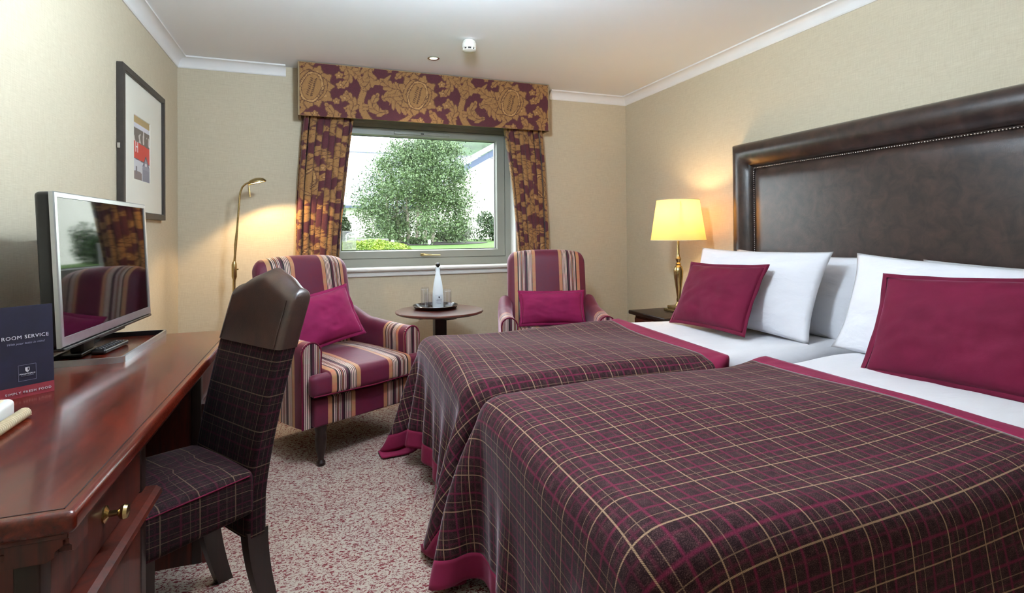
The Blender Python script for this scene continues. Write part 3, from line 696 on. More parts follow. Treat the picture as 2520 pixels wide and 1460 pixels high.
cushion(lean(2.02, 2.43, ZP + .012, 2.19, 2.44, ZP + .355), .57, .37, .16, 'burgundy velvet cushion on the bed nearest the window', 11, M['velvet'], 'burgundy bed cushions')
cushion(lean(2.02, 1.20, ZP + .012, 2.18, 1.22, ZP + .365), .60, .39, .16, 'burgundy velvet cushion on the bed nearest the camera', 12, M['velvet'], 'burgundy bed cushions')

# ------------------------------------------------------------------ headboard
HY0, HY1, HZ = .70, 2.866, 1.735
hb = thing('headboard', 'tall dark brown leather headboard with padded border on the wall behind both beds', 'headboard', (XR - .004, (HY0 + HY1) / 2, 0)); cy = (HY0 + HY1) / 2; hw = (HY1 - HY0) / 2
obj('backing', G().box(-.045, -.002, -hw + .004, hw - .004, .04, HZ - .004), M['dark_wood'], hb, smooth=False)
bwid = .165
def bprof(w, t):      # padded border cross-section: (inset, projection)
    return w * t, .048 + .052 * (max(0, math.sin(PI * min(1, max(0, t)) ** .75)) ** .55)
loop = []; path_in = []
K = 14; rows = []
prof = [(0.0, .0), (0.0, .05)] + [(bwid * k / K, .05 + .055 * math.sin(PI * (k / K) ** .8) ** .6) for k in range(1, K)] + [(bwid, .05), (bwid, .0)]
def lp(inset): return [(-hw + inset, .04), (-hw + inset, HZ - inset), (hw - inset, HZ - inset), (hw - inset, .04)]
sub = [(i, f) for i in range(3) for f in np.linspace(0, 1, 30, endpoint=False)] + [(2, 1.0)]
grid = []
for (i, f) in sub:
    row = []
    for (ins, pj) in prof:
        a, b = lp(ins)[i], lp(ins)[i + 1]; row.append((-pj, a[0] + (b[0] - a[0]) * f, a[1] + (b[1] - a[1]) * f))
    grid.append(row)
obj('padded_border', G().grid(grid), M['hb_leather'], hb, sharp=50)
pw, pz0, pz1 = hw - bwid - .004, .04, HZ - bwid - .004; n1, n2 = 60, 36; X = np.zeros((n1, n2, 3))
uu = np.linspace(-1, 1, n1)[:, None]; vv = np.linspace(0, 1, n2)[None, :]
wu = np.sign(uu) * np.abs(uu) ** .6; wv = vv ** .6
X[..., 1] = pw * wu + 0 * vv; X[..., 2] = pz0 + (pz1 - pz0) * wv + 0 * uu
eu = np.minimum(1, (1 - np.abs(wu)) * pw / .10); ev = np.minimum(1, (1 - wv) * (pz1 - pz0) / .10)
X[..., 0] = -(.040 + .042 * (1 - (1 - eu) ** 2.2) ** .5 * (1 - (1 - ev) ** 2.2) ** .5)
obj('padded_panel', fastgrid('padded_panel', X), M['hb_leather'], hb, sharp=0)
g = G(); a_ = np.arange(-pw + .02, pw, .0125)
def stud(y, z): g.lathe([(.0045, 0), (.004, .0016), (.002, .0028), (0, .0032)], 8)
base = G().lathe([(.0046, 0), (.004, .002), (.0022, .0034), (0, .0038)], 8)
def put(y, z):
    g.add([(-.056 - p[2], y + p[0], z + p[1]) for p in base.v], base.f)
for y in a_: put(y, pz1 - .004)
for z in np.arange(.5, pz1 - .02, .0125): put(pw - .002, z); put(-pw + .002, z)
o = obj('nailhead_trim', g, simple('steel_nailheads', lin(206, 200, 196), .2, 1.0, var=.02), hb); o['kind'] = 'stuff'; o['label'] = 'row of small silver nailheads'
obj('welt', G().tube([(-.05, -pw, .5), (-.05, -pw, pz1), (-.05, pw, pz1), (-.05, pw, .5)], .006, 8), M['hb_leather'], hb)
# ------------------------------------------------------------------ writing desk
DY0, DY1, DXF, DZ = .955, 2.578, -.333, .75
desk = thing('writing_desk', 'long polished mahogany writing desk against the wall under the picture', 'desk', (XL, 0, 0))
def dx(x): return x - XL
g = G().rbox(dx(XL + .004), dx(DXF), DY0, DY1, .716, DZ, .011, 4); obj('worktop', g, M['desk'], desk)
g = G(); i0 = .017      # scored line round the top
g.box(dx(DXF) - i0 - .0022, dx(DXF) - i0, DY0 + i0, DY1 - i0, DZ - .002, DZ + .0006).box(dx(XL) + .004, dx(DXF) - i0, DY0 + i0, DY0 + i0 + .0022, DZ - .002, DZ + .0006)
obj('edge_line', g, simple('dark_scored_line', lin(26, 9, 7), .4, var=.05), desk, smooth=False)
bead = [(0, .716), (.006, .716), (.012, .708), (.012, .702), (.018, .698), (.018, .690), (.024, .684), (.03, .684), (.03, .676), (0, .676)]
xo = dx(-.345)
g = G().prism([(xo - d, z) for d, z in bead if True], 1, DY0 + .012, DY1 - .012) if False else G()
PR = [(dx(-.345), .716), (dx(-.345), .709), (dx(-.352), .705), (dx(-.352), .697), (dx(-.362), .690), (dx(-.362), .682), (dx(-.372), .676), (dx(-.42), .676), (dx(-.42), .716)]
obj('cornice_moulding', G().prism(PR, 1, DY0 + .014, DY1 - .014), M['desk_v'], desk, smooth=False)
PE = [(.967 + (dx(-.345) - px), pz) for px, pz in PR]
obj('cornice_moulding', G().prism(PE, 0, dx(XL + .006), dx(-.346)), M['desk_v'], desk, smooth=False)
FX_ = -.386
def pedestal(y0, y1, knobs):
    obj('carcass', G().box(dx(XL + .006), dx(FX_ - .006), y0, y1, .0, .716), M['desk_v'], desk, smooth=False)
    for yy in (y0, y1 - .03): obj('corner_post', G().rbox(dx(FX_ - .03), dx(FX_ + .002), yy - .004, yy + .034, .0, .69, .004, 2), M['dark_wood'], desk)
    y0 += .03; y1 -= .03
    for (za, zb) in ((.560, .672), (.32, .505), (.09, .30)):
        d = obj('drawer', G().rbox(dx(FX_ - .02), dx(FX_), y0 + .002, y1 - .002, za, zb, .003, 2), M['desk_v'], desk)
        if knobs:
            k = G(); k.lathe([(.0, 0), (.016, .0), (.016, .003), (.012, .005), (.006, .008), (.0055, .022), (.012, .027), (.0145, .033), (.012, .039), (0, .042)], 20)
            k.xf(Matrix.Translation((dx(FX_), (y0 + y1) / 2, (za + zb) / 2)) @ Matrix.Rotation(PI / 2, 4, 'Y')); obj('knob', k, M['brass'], d)
    for zc in (.545,):
        RP = [(dx(FX_ - .01), zc + .012), (dx(FX_ + .024), zc + .012), (dx(FX_ + .034), zc + .004), (dx(FX_ + .036), zc - .006), (dx(FX_ + .026), zc - .012), (dx(FX_ + .024), zc - .018), (dx(FX_ + .014), zc - .024), (dx(FX_ + .012), zc - .034), (dx(FX_ - .01), zc - .036)]
        obj('rail_moulding', G().prism(RP, 1, y0 - .03, y1 + .03), M['desk_v'], desk, smooth=False)
    PL = [(dx(FX_ - .01), 0), (dx(FX_ + .018), 0), (dx(FX_ + .018), .05), (dx(FX_ + .008), .065), (dx(FX_ + .002), .08), (dx(FX_ - .01), .08)]
    obj('plinth_moulding', G().prism(PL, 1, y0 - .03, y1 + .03), M['desk_v'], desk, smooth=False)
pedestal(.985, 1.50, True); pedestal(2.16, 2.555, False)
obj('modesty_panel', G().box(dx(XL + .05), dx(XL + .07), 1.50, 2.16, .12, .70), M['desk_v'], desk, smooth=False)

# ------------------------------------------------------------------ television
TVA = math.radians(-2.7)
tv = thing('television', 'flat screen television with silver bezel on the desk', 'television', (-.6625, 2.2335, DZ), rz=0)
Mtv = Matrix.Translation((0, 0, 0)) @ Matrix.Rotation(TVA, 4, 'Z') @ Matrix.Translation((0, 0, .085)) @ Matrix.Rotation(math.radians(-2.5), 4, 'Y')
W2, HT = .366, .449
g = G().rbox(-.048, -.008, -W2, W2, 0, HT, .012, 3).xf(Mtv); obj('housing', g, M['black'], tv)
g = G().rbox(-.10, -.04, -W2 * .6, W2 * .6, .05, HT * .75, .03, 3).xf(Mtv); obj('rear_cover', g, M['black'], tv)
bz = .016; bb_ = .028
loops = []
for (ins, insb, x) in ((0, 0, -.012), (0, 0, -.002), (.003, .003, .001), (bz, bb_, .001), (bz + .001, bb_ + .001, -.004)):
    loops.append([(x, -W2 + ins, insb), (x, W2 - ins, insb), (x, W2 - ins, HT - ins), (x, -W2 + ins, HT - ins)])
g = G().grid(list(map(list, zip(*loops))), wrap_u=True).xf(Mtv); obj('bezel', g, M['silver'], tv, smooth=False)
g = G().box(-.010, -.0025, -W2 + .014, W2 - .014, .026, HT - .014).xf(Mtv); obj('screen', g, M['screen'], tv, smooth=False)
g = G().rbox(-.03, .004, -W2 + .004, W2 - .004, -.010, -.001, .003, 2).xf(Mtv); obj('chin_strip', g, M['black'], tv)
g = G().rbox(-.05, -.012, -.09, .13, -.022, -.009, .004, 2).xf(Mtv); obj('sensor_bar', g, M['black'], tv)
g = G().rbox(-.112, -.074, -.05, .05, .012, .17, .008, 3); obj('neck', g, M['black'], tv)
# base: an open loop of flat bar with rounded corners
def rloop(x0, x1, y0, y1, r, n=5):
    P = []
    for (cx, cy, a0) in ((x1 - r, y0 + r, -PI / 2), (x1 - r, y1 - r, 0), (x0 + r, y1 - r, PI / 2), (x0 + r, y0 + r, PI)):
        for k in range(n): a = a0 + PI / 2 * k / (n - 1); P.append((cx + r * math.cos(a), cy + r * math.sin(a)))
    return P
ox, oy = .6625, 2.2335
Lo = rloop(-.80 + ox, -.578 + ox, 2.03 - oy, 2.567 - oy, .022); Li = rloop(-.792 + ox, -.586 + ox, 2.038 - oy, 2.559 - oy, .016)
g = G().grid([[(a[0], a[1], .0), (a[0], a[1], .019), (b[0], b[1], .019), (b[0], b[1], .0), (a[0], a[1], .0)] for a, b in zip(Lo, Li)], wrap_u=True)
obj('base_loop', g, M['silver'], tv, sharp=40)
g = G().grid([[(a[0] * .0 + b[0], b[1], .0005), (b[0], b[1], .0185), (b[0] * .985, b[1] * .992, .0185), (b[0] * .985, b[1] * .992, .0005), (b[0], b[1], .0005)] for a, b in zip(Lo, Li)], wrap_u=True)
obj('base_lining', g, M['black'], tv, sharp=40)
obj('base_bridge', G().rbox(-.792 + ox, -.734 + ox, -.07, .07, .002, .014, .004, 2), M['black'], tv)

# ------------------------------------------------------------------ remote control
rc_ = thing('remote_control', 'black remote control lying in the television stand', 'remote control', (-.690, 2.285, DZ), rz=math.radians(-5))
Bx = M['black']; obj('body', G().rbox(-.023, .023, -.095, .095, .001, .019, .008, 3), Bx, rc_)
M['button'] = simple('grey_rubber_buttons', lin(70, 70, 76), .5, var=.1)
for r in range(9):
    for c in range(3):
        obj('button', G().rbox(-.016 + c * .012, -.008 + c * .012, -.082 + r * .018, -.074 + r * .018, .017, .0215, .0018, 1), M['button'], rc_)

# ------------------------------------------------------------------ room service card
def text_mesh(s, size, depth=.0004, align='CENTER', shear=0.0, space=1.0):
    cu = bpy.data.curves.new('lettering', 'FONT'); cu.body = s; cu.size = size; cu.extrude = depth; cu.align_x = align; cu.shear = shear; cu.space_character = space; cu.resolution_u = 3
    t = bpy.data.objects.new('lettering', cu); COL.objects.link(t); dg = bpy.context.evaluated_depsgraph_get(); me = bpy.data.meshes.new_from_object(t.evaluated_get(dg)); me.name = 'lettering'
    bpy.data.objects.remove(t); return me
def lettering(s, size, mt, parent, x, z, y=-.0012, **kw):
    me = text_mesh(s, size, **kw); me.transform(Matrix.Rotation(PI / 2, 4, 'X')); me.transform(Matrix.Translation((x, y, z)))
    return obj('lettering', me, mt, parent, smooth=False, recalc=False)
ca = math.atan2(.076, .085)
card = thing('room_service_card', 'dark navy room service booklet standing on the desk beside the television', 'booklet', (-.6975, 1.6865, DZ), rz=ca)
CW, CH = .138, .228
Mc = Matrix.Rotation(math.radians(-3), 4, 'X')
obj('cover', G().box(-CW / 2, CW / 2, 0, .003, .0275, CH).xf(Mc), M['navy'], card, smooth=False)
obj('red_band', G().box(-CW / 2, CW / 2, -.0002, .003, 0, .0275).xf(Mc), M['card_red'], card, smooth=False)
obj('pages', G().box(-CW / 2 + .002, CW / 2 - .0015, .003, .009, 0, CH - .002).xf(Mc), M['print_white'], card, smooth=False)
obj('back_cover', G().box(-CW / 2, CW / 2, .009, .012, 0, CH).xf(Mc), M['navy'], card, smooth=False)
def cl(s, size, x, z, mt=M['print_white'], **kw):
    o = lettering(s, size, mt, card, x, z, **kw); o.data.transform(Mc); return o
cl('ROOM SERVICE', .0125, .012, .146, space=1.12); cl('With your taste in mind', .0078, .012, .132, mt=M['print_grey'], shear=.35)
cl('SIMPLY FRESH FOOD', .0082, .016, .0095, space=1.25)
g = G(); ring(g, -.004, .032, .040, .080, .0006, -.0008, 0); obj('emblem_frame', g.xf(Mc), M['print_grey'], card, smooth=False)
g = G().prism([(x + .014, z) for x, z in ((-.0042, .073), (.0042, .073), (.0042, .066), (.0026, .0628), (0, .061), (-.0026, .0628), (-.0042, .066))], 1, -.0012, 0); obj('emblem_shield', g.xf(Mc), M['print_white'], card, smooth=False)
g = G().prism([(x + .014, z) for x, z in ((.0004, .072), (.0032, .072), (.0030, .067), (.0006, .0635))], 1, -.0016, -.0011); obj('emblem_device', g.xf(Mc), M['navy'], card, smooth=False)
cl('MACDONALD', .0050, .014, .0555); cl('HOTELS & RESORTS', .0028, .014, .0515, mt=M['print_grey'])

# ------------------------------------------------------------------ telephone with coiled cord
ph = thing('telephone', 'white telephone with cream coiled cord at the near end of the desk', 'telephone', (-.70, 1.40, DZ), rz=math.radians(2))
def wedge(p):
    x, y, z = p; return (x, y, z * (.62 + .38 * (y + .12) / .24))
obj('body', G().rbox(-.10, .072, -.12, .105, .002, .046, .012, 3, 3, fn=wedge), M['phone'], ph)
obj('top_plate', G().rbox(-.085, .058, -.10, .09, .036, .049, .004, 2, 2, fn=wedge), M['cream'], ph)
for r in range(4):
    for c in range(3): obj('key', G().rbox(-.03 + c * .024, -.014 + c * .024, -.06 + r * .024, -.046 + r * .024, .046, .053, .002, 1, fn=wedge), M['phone'], ph)
obj('handset', G().rbox(-.098, -.052, -.11, .10, .048, .074, .012, 3), M['phone'], ph)
pts = [(.094 + .0105 * math.cos(t), -.12 + t * .00120, .0125 + .0095 * math.sin(t)) for t in np.arange(0, 2 * PI * 28, PI / 6)]
obj('coiled_cord', G().tube(pts, .0026, 6), M['cream'], ph)

# ------------------------------------------------------------------ desk chair
def slab(g, hwf, zb, ztop, th, rake, nl=20, nt=14, e=7.0, cap=True, uvf=None, bow=0.0):
    ring_ = []
    for k in range(4 * nl // 2):
        t = 2 * PI * k / (4 * nl // 2); c, s = math.cos(t), math.sin(t)
        ring_.append((math.copysign(abs(c) ** (2 / e), c), math.copysign(abs(s) ** (2 / e), s)))
    levels = [(k / nt, 1.0, 0.0) for k in range(nt + 1)]
    if cap: levels = [(k / nt, 1.0, -th / 2) for k in range(nt + 1)] + [(1.0, math.cos(a), -th / 2 + th / 2 * math.sin(a)) for a in np.linspace(.25, PI / 2 - .02, 7)]
    rows = []; uvs = []; per = [0.0]
    for k in range(1, len(ring_) + 1):
        a, b = ring_[k - 1], ring_[k % len(ring_)]; per.append(per[-1] + math.hypot((a[0] - b[0]) * hwf(0), (a[1] - b[1]) * th / 2))
    for k, (a, b) in enumerate(ring_ + [ring_[0]]):
        row = []; ur = []
        for (t, sc, dz) in levels:
            hw = hwf(t) - (1 - sc) * th * .35; x = a * hw; z = zb + (ztop(x / max(hwf(t), 1e-6)) + dz - zb) * t if t < 1 else ztop(x / max(hwf(1), 1e-6)) + dz
            y = b * th / 2 * sc + rake(z) + bow * (1 - a * a)
            row.append((x, y, z)); ur.append(uvf(x, y, z, per[k]) if uvf else (0, 0))
        rows.append(row); uvs.append(ur)
    g.grid(rows, uvs if uvf else None)
    return g
def weld(g, d=1e-5):
    me = g.mesh('m'); bm = bmesh.new(); bm.from_mesh(me); bmesh.ops.remove_doubles(bm, verts=bm.verts, dist=d); bmesh.ops.holes_fill(bm, edges=bm.edges, sides=0); bm.to_mesh(me); bm.free(); return me
def beam(g, path, sx, sy):
    vs = []; fs = []
    for i, p in enumerate(path):
        a = sx[i] if isinstance(sx, (list, tuple)) else sx; b = sy[i] if isinstance(sy, (list, tuple)) else sy
        vs += [(p[0] - a, p[1] - b, p[2]), (p[0] + a, p[1] - b, p[2]), (p[0] + a, p[1] + b, p[2]), (p[0] - a, p[1] + b, p[2])]
    for i in range(len(path) - 1):
        for k in range(4): q = (k + 1) % 4; fs.append((4 * i + k, 4 * i + q, 4 * i + 4 + q, 4 * i + 4 + k))
    fs += [(3, 2, 1, 0), tuple(range(4 * len(path) - 4, 4 * len(path)))]; return g.add(vs, fs)
dc = thing('desk_chair', 'high backed desk chair in tartan with a brown leather top pulled up to the desk', 'chair', (-.385, 1.79, 0), rz=math.radians(-56))
hwc = lambda t: .172 + .016 * t
rk = lambda z: .150 + .29 * max(0, z - .38) ** 1.35
camel = lambda u: .985 + .058 * max(0, math.cos(u * PI / 1.75)) ** 1.5
def seatfn(p):
    x, y, z = p
    if z > .44: z += .014 * (1 - (x / .22) ** 2) * (1 - (y / .21) ** 2)
    k = 1 + .10 * (-y) / .2
    return (x * k, y, z)
def seatuv(p):
    x, y, z = p; dz = .47 - z
    return (x + math.copysign(dz, x), y + .02) if abs(x) / .21 > abs(y) / .21 else (x, y + math.copysign(dz, y) + .02)
obj('seat', G().rbox(-.195, .195, -.175, .14, .345, .470, .022, 4, (10, 10, 2), fn=seatfn, uvf=seatuv), M['tartan_chair'], dc, sharp=0)
obj('backrest', weld(slab(G(), hwc, .275, lambda u: .815, .066, rk, cap=False, uvf=lambda x, y, z, p: (p + .02, z + .013), nt=18)), M['tartan_chair'], dc, sharp=50)
obj('leather_headrest', weld(slab(G(), lambda t: hwc(.8 + .2 * t) + .004, .806, camel, .076, rk, nl=28)), M['leather'], dc, sharp=50)
for sx in (-1, 1): obj('stitched_seam', G().tube([(sx * (hwc(.8) - .022), rk(z) - .0372, z) for z in np.linspace(.810, .95, 10)], .0018, 6), M['leather'], dc)
obj('piping', G().tube([(.195 * 1.0 * sx * (1 + .1 * -y / .2), y, .462) for sx, y in ((-1, .12), (-1, 0), (-1, -.165), (1, -.165), (1, 0), (1, .12))], .002, 6), M['velvet'], dc)
for sx in (-1, 1):
    zz_ = np.linspace(.29, 0, 9)
    obj('leg', beam(G(), [(sx * .150, .151 + .055 * ((.29 - z) / .29) ** 1.7, z) for z in zz_], [.021 - .003 * k / 8 for k in range(9)], [.031 - .008 * k / 8 for k in range(9)]), M['dark_wood'], dc, sharp=40)
    obj('leg', beam(G(), [(sx * .168, -.145, z) for z in (.36, .18, 0)], [.022, .020, .016], [.022, .020, .016]), M['dark_wood'], dc, smooth=False)

# ------------------------------------------------------------------ framed picture
pic = thing('framed_picture', 'dark framed print of buildings with a red roof in a wide cream mount', 'picture', (XL, 3.465, 1.628))
fy, fz, fd = .385, .376, .028
loops = []
for (ins, x) in ((0, .002), (0, fd), (.003, fd + .002), (.030, fd + .002), (.034, fd - .002), (.034, .012)):
    loops.append([(x, -fy + ins, -fz + ins), (x, fy - ins, -fz + ins), (x, fy - ins, fz - ins), (x, -fy + ins, fz - ins)])
obj('frame', G().grid(list(map(list, zip(*loops))), wrap_u=True), M['frame'], pic, smooth=False)
AY0, AY1, AZ0, AZ1 = 3.29 - 3.465, 3.58 - 3.465, 1.454 - 1.628, 1.795 - 1.628
g = G(); xs = .016
ring_y = lambda y0, y1, z0, z1: [(y0, z0), (y1, z0), (y1, z1), (y0, z1)]
g.grid(list(map(list, zip(*[[(x, y, z) for y, z in ring_y(*q)] for x, q in ((.013, (-fy + .03, fy - .03, -fz + .03, fz - .03)), (xs, (-fy + .03, fy - .03, -fz + .03, fz - .03)), (xs, (AY0, AY1, AZ0, AZ1)), (xs - .003, (AY0 + .003, AY1 - .003, AZ0 + .003, AZ1 - .003)))]))), wrap_u=True)
obj('mount', g, M['mat'], pic, smooth=False)
n1, n2 = 90, 110; yy = np.linspace(AY0, AY1, n1)[:, None] + 0 * np.zeros(n2); zq = np.linspace(AZ0, AZ1, n2)[None, :] + np.zeros((n1, 1))
X = np.stack([np.full(yy.shape, xs - .0035), yy, zq], -1); u = (yy - AY0) / (AY1 - AY0); v = (zq - AZ0) / (AZ1 - AZ0)
colr = np.ones(yy.shape + (3,)) * lin(208, 204, 208)[:3]
def paint(mask, c): colr[mask] = lin(*c)[:3]
nz_ = np.array([[mnoise.noise(Vector((a * 9, b * 11, 1))) for b in np.linspace(0, 1, n2)] for a in np.linspace(0, 1, n1)])
paint(v > .885 - .0 * u, (176, 150, 104)); paint((v > .815) & (v <= .885), (214, 212, 222)); paint((v <= .815) & (v > .56), (112, 100, 92)); paint((v <= .815) & (v > .60) & (nz_ > .18), (206, 196, 190))
paint((v <= .60 - .03 * u) & (v > .335 - .03 * u), (206, 70, 58)); paint((v <= .34 - .03 * u) & (v > .325 - .03 * u), (90, 84, 90))
paint((v <= .325 - .03 * u), (204, 202, 206)); paint((v < .13 + .03 * nz_) & (u < .5), (130, 112, 108))
paint((u > .55) & (v < .26), (138, 134, 144)); paint((np.abs(u - .76) < (.42 - v) * 1.1) & (v < .42) & (v > .2), (150, 146, 156)); paint((np.abs(np.abs(u - .76) - (.42 - v) * 1.1) < .025) & (v < .43) & (v > .25), (92, 88, 96))
paint((np.abs(u - .2) < .07) & (v > .44) & (v < .60) & ((np.abs(u - .2) > .04) | (np.abs(v - .52) < .012)), (232, 228, 226)); paint((np.abs(u - .18) < .035) & (v > .10) & (v < .22), (110, 104, 108)); paint((np.abs(u - .76) < .05) & (v > .26) & (v < .31), (228, 226, 228))
me = fastgrid('print', X); setcol(me, colr.reshape(-1, 3)); obj('print', me, M['print'], pic, smooth=False, recalc=False)
obj('wall_fixing', G().box(.006, .018, -fy - .008, -fy, -.045, -.02), M['chrome'], pic, smooth=False)
# ------------------------------------------------------------------ floor reading lamp
fl = thing('floor_lamp', 'slim antique brass reading lamp standing in the corner by the curtain', 'floor lamp', (-.53, 4.0, 0))
obj('base', G().lathe([(.0, 0), (.125, 0), (.128, .006), (.12, .016), (.05, .022), (.018, .03), (.012, .05)], 36), M['brass'], fl)
obj('pole', G().tube([(0, 0, .03), (.009, 0, .60), (.014, 0, .88)], .0095, 12), M['brass'], fl)
obj('grip', G().lathe([(.010, 0), (.0165, .02), (.0165, .10), (.010, .122)], 16).xf(Matrix.Translation((.0145, 0, .86))), M['brass'], fl)
obj('switch', G().rbox(.030, .040, -.004, .004, .925, .934, .002, 2), M['brass'], fl)
obj('stem', G().tube([(.0155, 0, .97), (.020, 0, 1.03), (.023, 0, 1.09), (.034, 0, 1.22), (.049, 0, 1.42), (.054, 0, 1.45), (.066, -.002, 1.482), (.086, -.004, 1.503), (.106, -.006, 1.512)], [.008, .007, .0095, .0062, .0062, .0062, .006, .006, .006], 12), M['brass'], fl)
Mh = Matrix.Translation((.156, -.01, 1.514)) @ Matrix.Rotation(math.radians(-14), 4, 'Y') @ Matrix.Scale(1.35, 4, (1, 0, 0))
hdm = G().lathe([(.043, -.004), (.044, .0), (.041, .010), (.032, .021), (.018, .028), (0, .031)], 28); hdm.f = [f for f in hdm.f if len(f) == 4]
o = obj('head', hdm.xf(Mh), M['brass'], fl); md = o.modifiers.new('thickness', 'SOLIDIFY'); md.thickness = .0015
obj('lens', G().lathe([(0, .004), (.036, .004), (.036, .001), (0, .001)], 24).xf(Mh), simple('lit_halogen', lin(255, 240, 214), .3, emit=((1, .84, .58, 1), 8.0)), fl)
obj('handle', G().tube([(.104, -.006, 1.505), (.106, -.006, 1.47), (.112, -.006, 1.415)], [.003, .006, .004], 10), M['brass'], fl)
ld = bpy.data.lights.new('reading_beam', 'SPOT'); ld.energy = READ_W; ld.color = (1, .68, .34); ld.spot_size = math.radians(136); ld.spot_blend = .30; ld.shadow_soft_size = .02
lo = bpy.data.objects.new('reading_beam', ld); COL.objects.link(lo); lo.parent = fl; lo.location = (.156, -.01, 1.505); lo.rotation_euler = (0, math.radians(-14), 0)

# ------------------------------------------------------------------ armchairs
def make_armchair(label, loc, rz):
    t = thing('armchair', label, 'armchair', loc, rz, 'pair of striped velvet armchairs'); V = M['stripe']
    X1 = lambda p: (p[0], 0)
    # backrest
    def rkb(z): return .235 + .20 * max(0, z - .36) ** 1.25
    top = lambda u: 1.03 - .028 * abs(u) ** 4.0 - .008 * u * u
    me = weld(slab(G(), lambda q: .268 + .026 * min(1, q * 1.6), .25, top, .13, rkb, nl=24, nt=18, e=4.6, bow=-.02, uvf=lambda x, y, z, p: (x if y < rkb(z) + .045 or abs(x) > .2 else .0 + x, 1 + z)))
    obj('backrest', me, V, t, sharp=0)
    # buttons
    for sx in (-1, 1):
        g = G().lathe([(.011, 0), (.010, .004), (.006, .007), (0, .008)], 14).xf(Matrix.Translation((sx * .098, rkb(.72) - .083, .72)) @ Matrix.Rotation(PI / 2, 4, 'X')); obj('button', g, M['velvet'], t)
    # seat cushion
    def crown(p):
        x, y, z = p
        if z > .42: z += .022 * (1 - (x / .3) ** 2) * max(0, 1 - ((y + .08) / .32) ** 2)
        if y < -.35: y -= .012 * (1 - (x / .3) ** 2)
        return (x, y, z)
    obj('seat_cushion', G().rbox(-.262, .262, -.425, .20, .355, .480, .035, 4, (16, 14, 2), fn=crown, uvf=X1).rbox(-.345, .345, -.42, -.362, .36, .470, .026, 4, (20, 1, 1), uvf=X1), V, t, sharp=0)
    g = G().tube([(-.335, -.414, .368), (0, -.436, .364), (.335, -.414, .368)], .004, 6); obj('piping', g, M['velvet'], t)
    obj('front_rail', G().rbox(-.315, .315, -.385, -.30, .205, .345, .012, 3, (8, 1, 2), uvf=X1), V, t)
    obj('seat_frame', G().box(-.30, .30, -.30, .27, .215, .36), M['divan'], t, smooth=False)
    # arms
    for sx in (-1, 1):
        prof = [(-.048, .20), (-.050, .52)] + [(-.052 * math.cos(a) , .565 + .055 * math.sin(a)) for a in np.linspace(0, PI, 11)] + [(.050, .52), (.048, .20)]
        P = []; UV = []
        for k in range(22):
            f = k / 21; y = -.335 + f * .60; rise = .03 * f ** 2 + .10 * max(0, f - .72) ** 1.2 * 2
            fl_ = .012 * math.sin(PI * f)
            sc = 1.0 if k > 0 else .9
            P.append([(sx * (.312 + fl_) + px * sc, y, pz * (1 if pz < .4 else 1) + (rise if pz > .5 else 0)) for px, pz in prof]); UV.append([((y + .335) + .035, 1) for _ in prof])
        obj('arm', G().grid(P, UV), V, t, sharp=0)
        # front panel of the arm, with piping round it
        rim = [(sx * .312 + px * .93, pz) for px, pz in prof]
        g = G(); vs = [(x, -.352, z) for x, z in rim] + [(sx * .312, -.354, .40)]; n = len(rim)
        g.add(vs, [(i, i + 1, n) for i in range(n - 1)] + [(n - 1, 0, n)], [(.155 + (x - sx * .312), 1) for x, y, z in vs])
        g.add([(x, -.352, z) for x, z in rim] + [(x, -.333, z) for x, z in rim], [(i, i + 1, n + i + 1, n + i) for i in range(n - 1)], [(.155 + (x - sx * .312), 1) for x, z in rim] * 2)
        obj('arm_front', g, V, t, sharp=50); obj('arm_piping', G().tube([(sx * .312 + px * .99, -.350, pz) for px, pz in prof], .005, 6), M['velvet'], t)
    for sx in (-1, 1):
        obj('leg', G().lathe([(.012, 0), (.020, .004), (.022, .016), (.014, .030), (.016, .045), (.026, .09), (.030, .14), (.024, .165), (.030, .18), (.030, .21)], 20, (sx * .262, -.345)), M['dark_wood'], t)
        obj('leg', beam(G(), [(sx * .25, .235, .22), (sx * .25, .26, .1), (sx * .25, .30, 0)], [.022, .018, .015], [.022, .018, .015]), M['dark_wood'], t, smooth=False)
    return t
AL, AR = (.078, 3.285, 0), (1.545, 3.425, 0); AZL, AZR = math.radians(29), math.radians(-17)
make_armchair('striped burgundy velvet armchair beside the desk chair and floor lamp', AL, AZL)
make_armchair('striped burgundy velvet armchair partly hidden behind the far bed', AR, AZR)
def on_chair(loc, rz, x, y, z, tilt, roll):
    return Matrix.Translation(loc) @ Matrix.Rotation(rz, 4, 'Z') @ Matrix.Translation((x, y, z)) @ Matrix.Rotation(PI / 2 - tilt, 4, 'X') @ Matrix.Rotation(roll, 4, 'Z')
cushion(on_chair(AL, AZL, -.045, .032, .668, math.radians(24), math.radians(9)), .46, .30, .14, 'rose pink velvet cushion leaning in the armchair by the desk chair', 21, M['velvet_pink'], 'rose velvet cushions')
cushion(on_chair(AR, AZR, .01, .060, .622, math.radians(18), 0), .45, .225, .12, 'rose pink velvet cushion upright in the armchair behind the far bed', 22, M['velvet_pink'], 'rose velvet cushions')

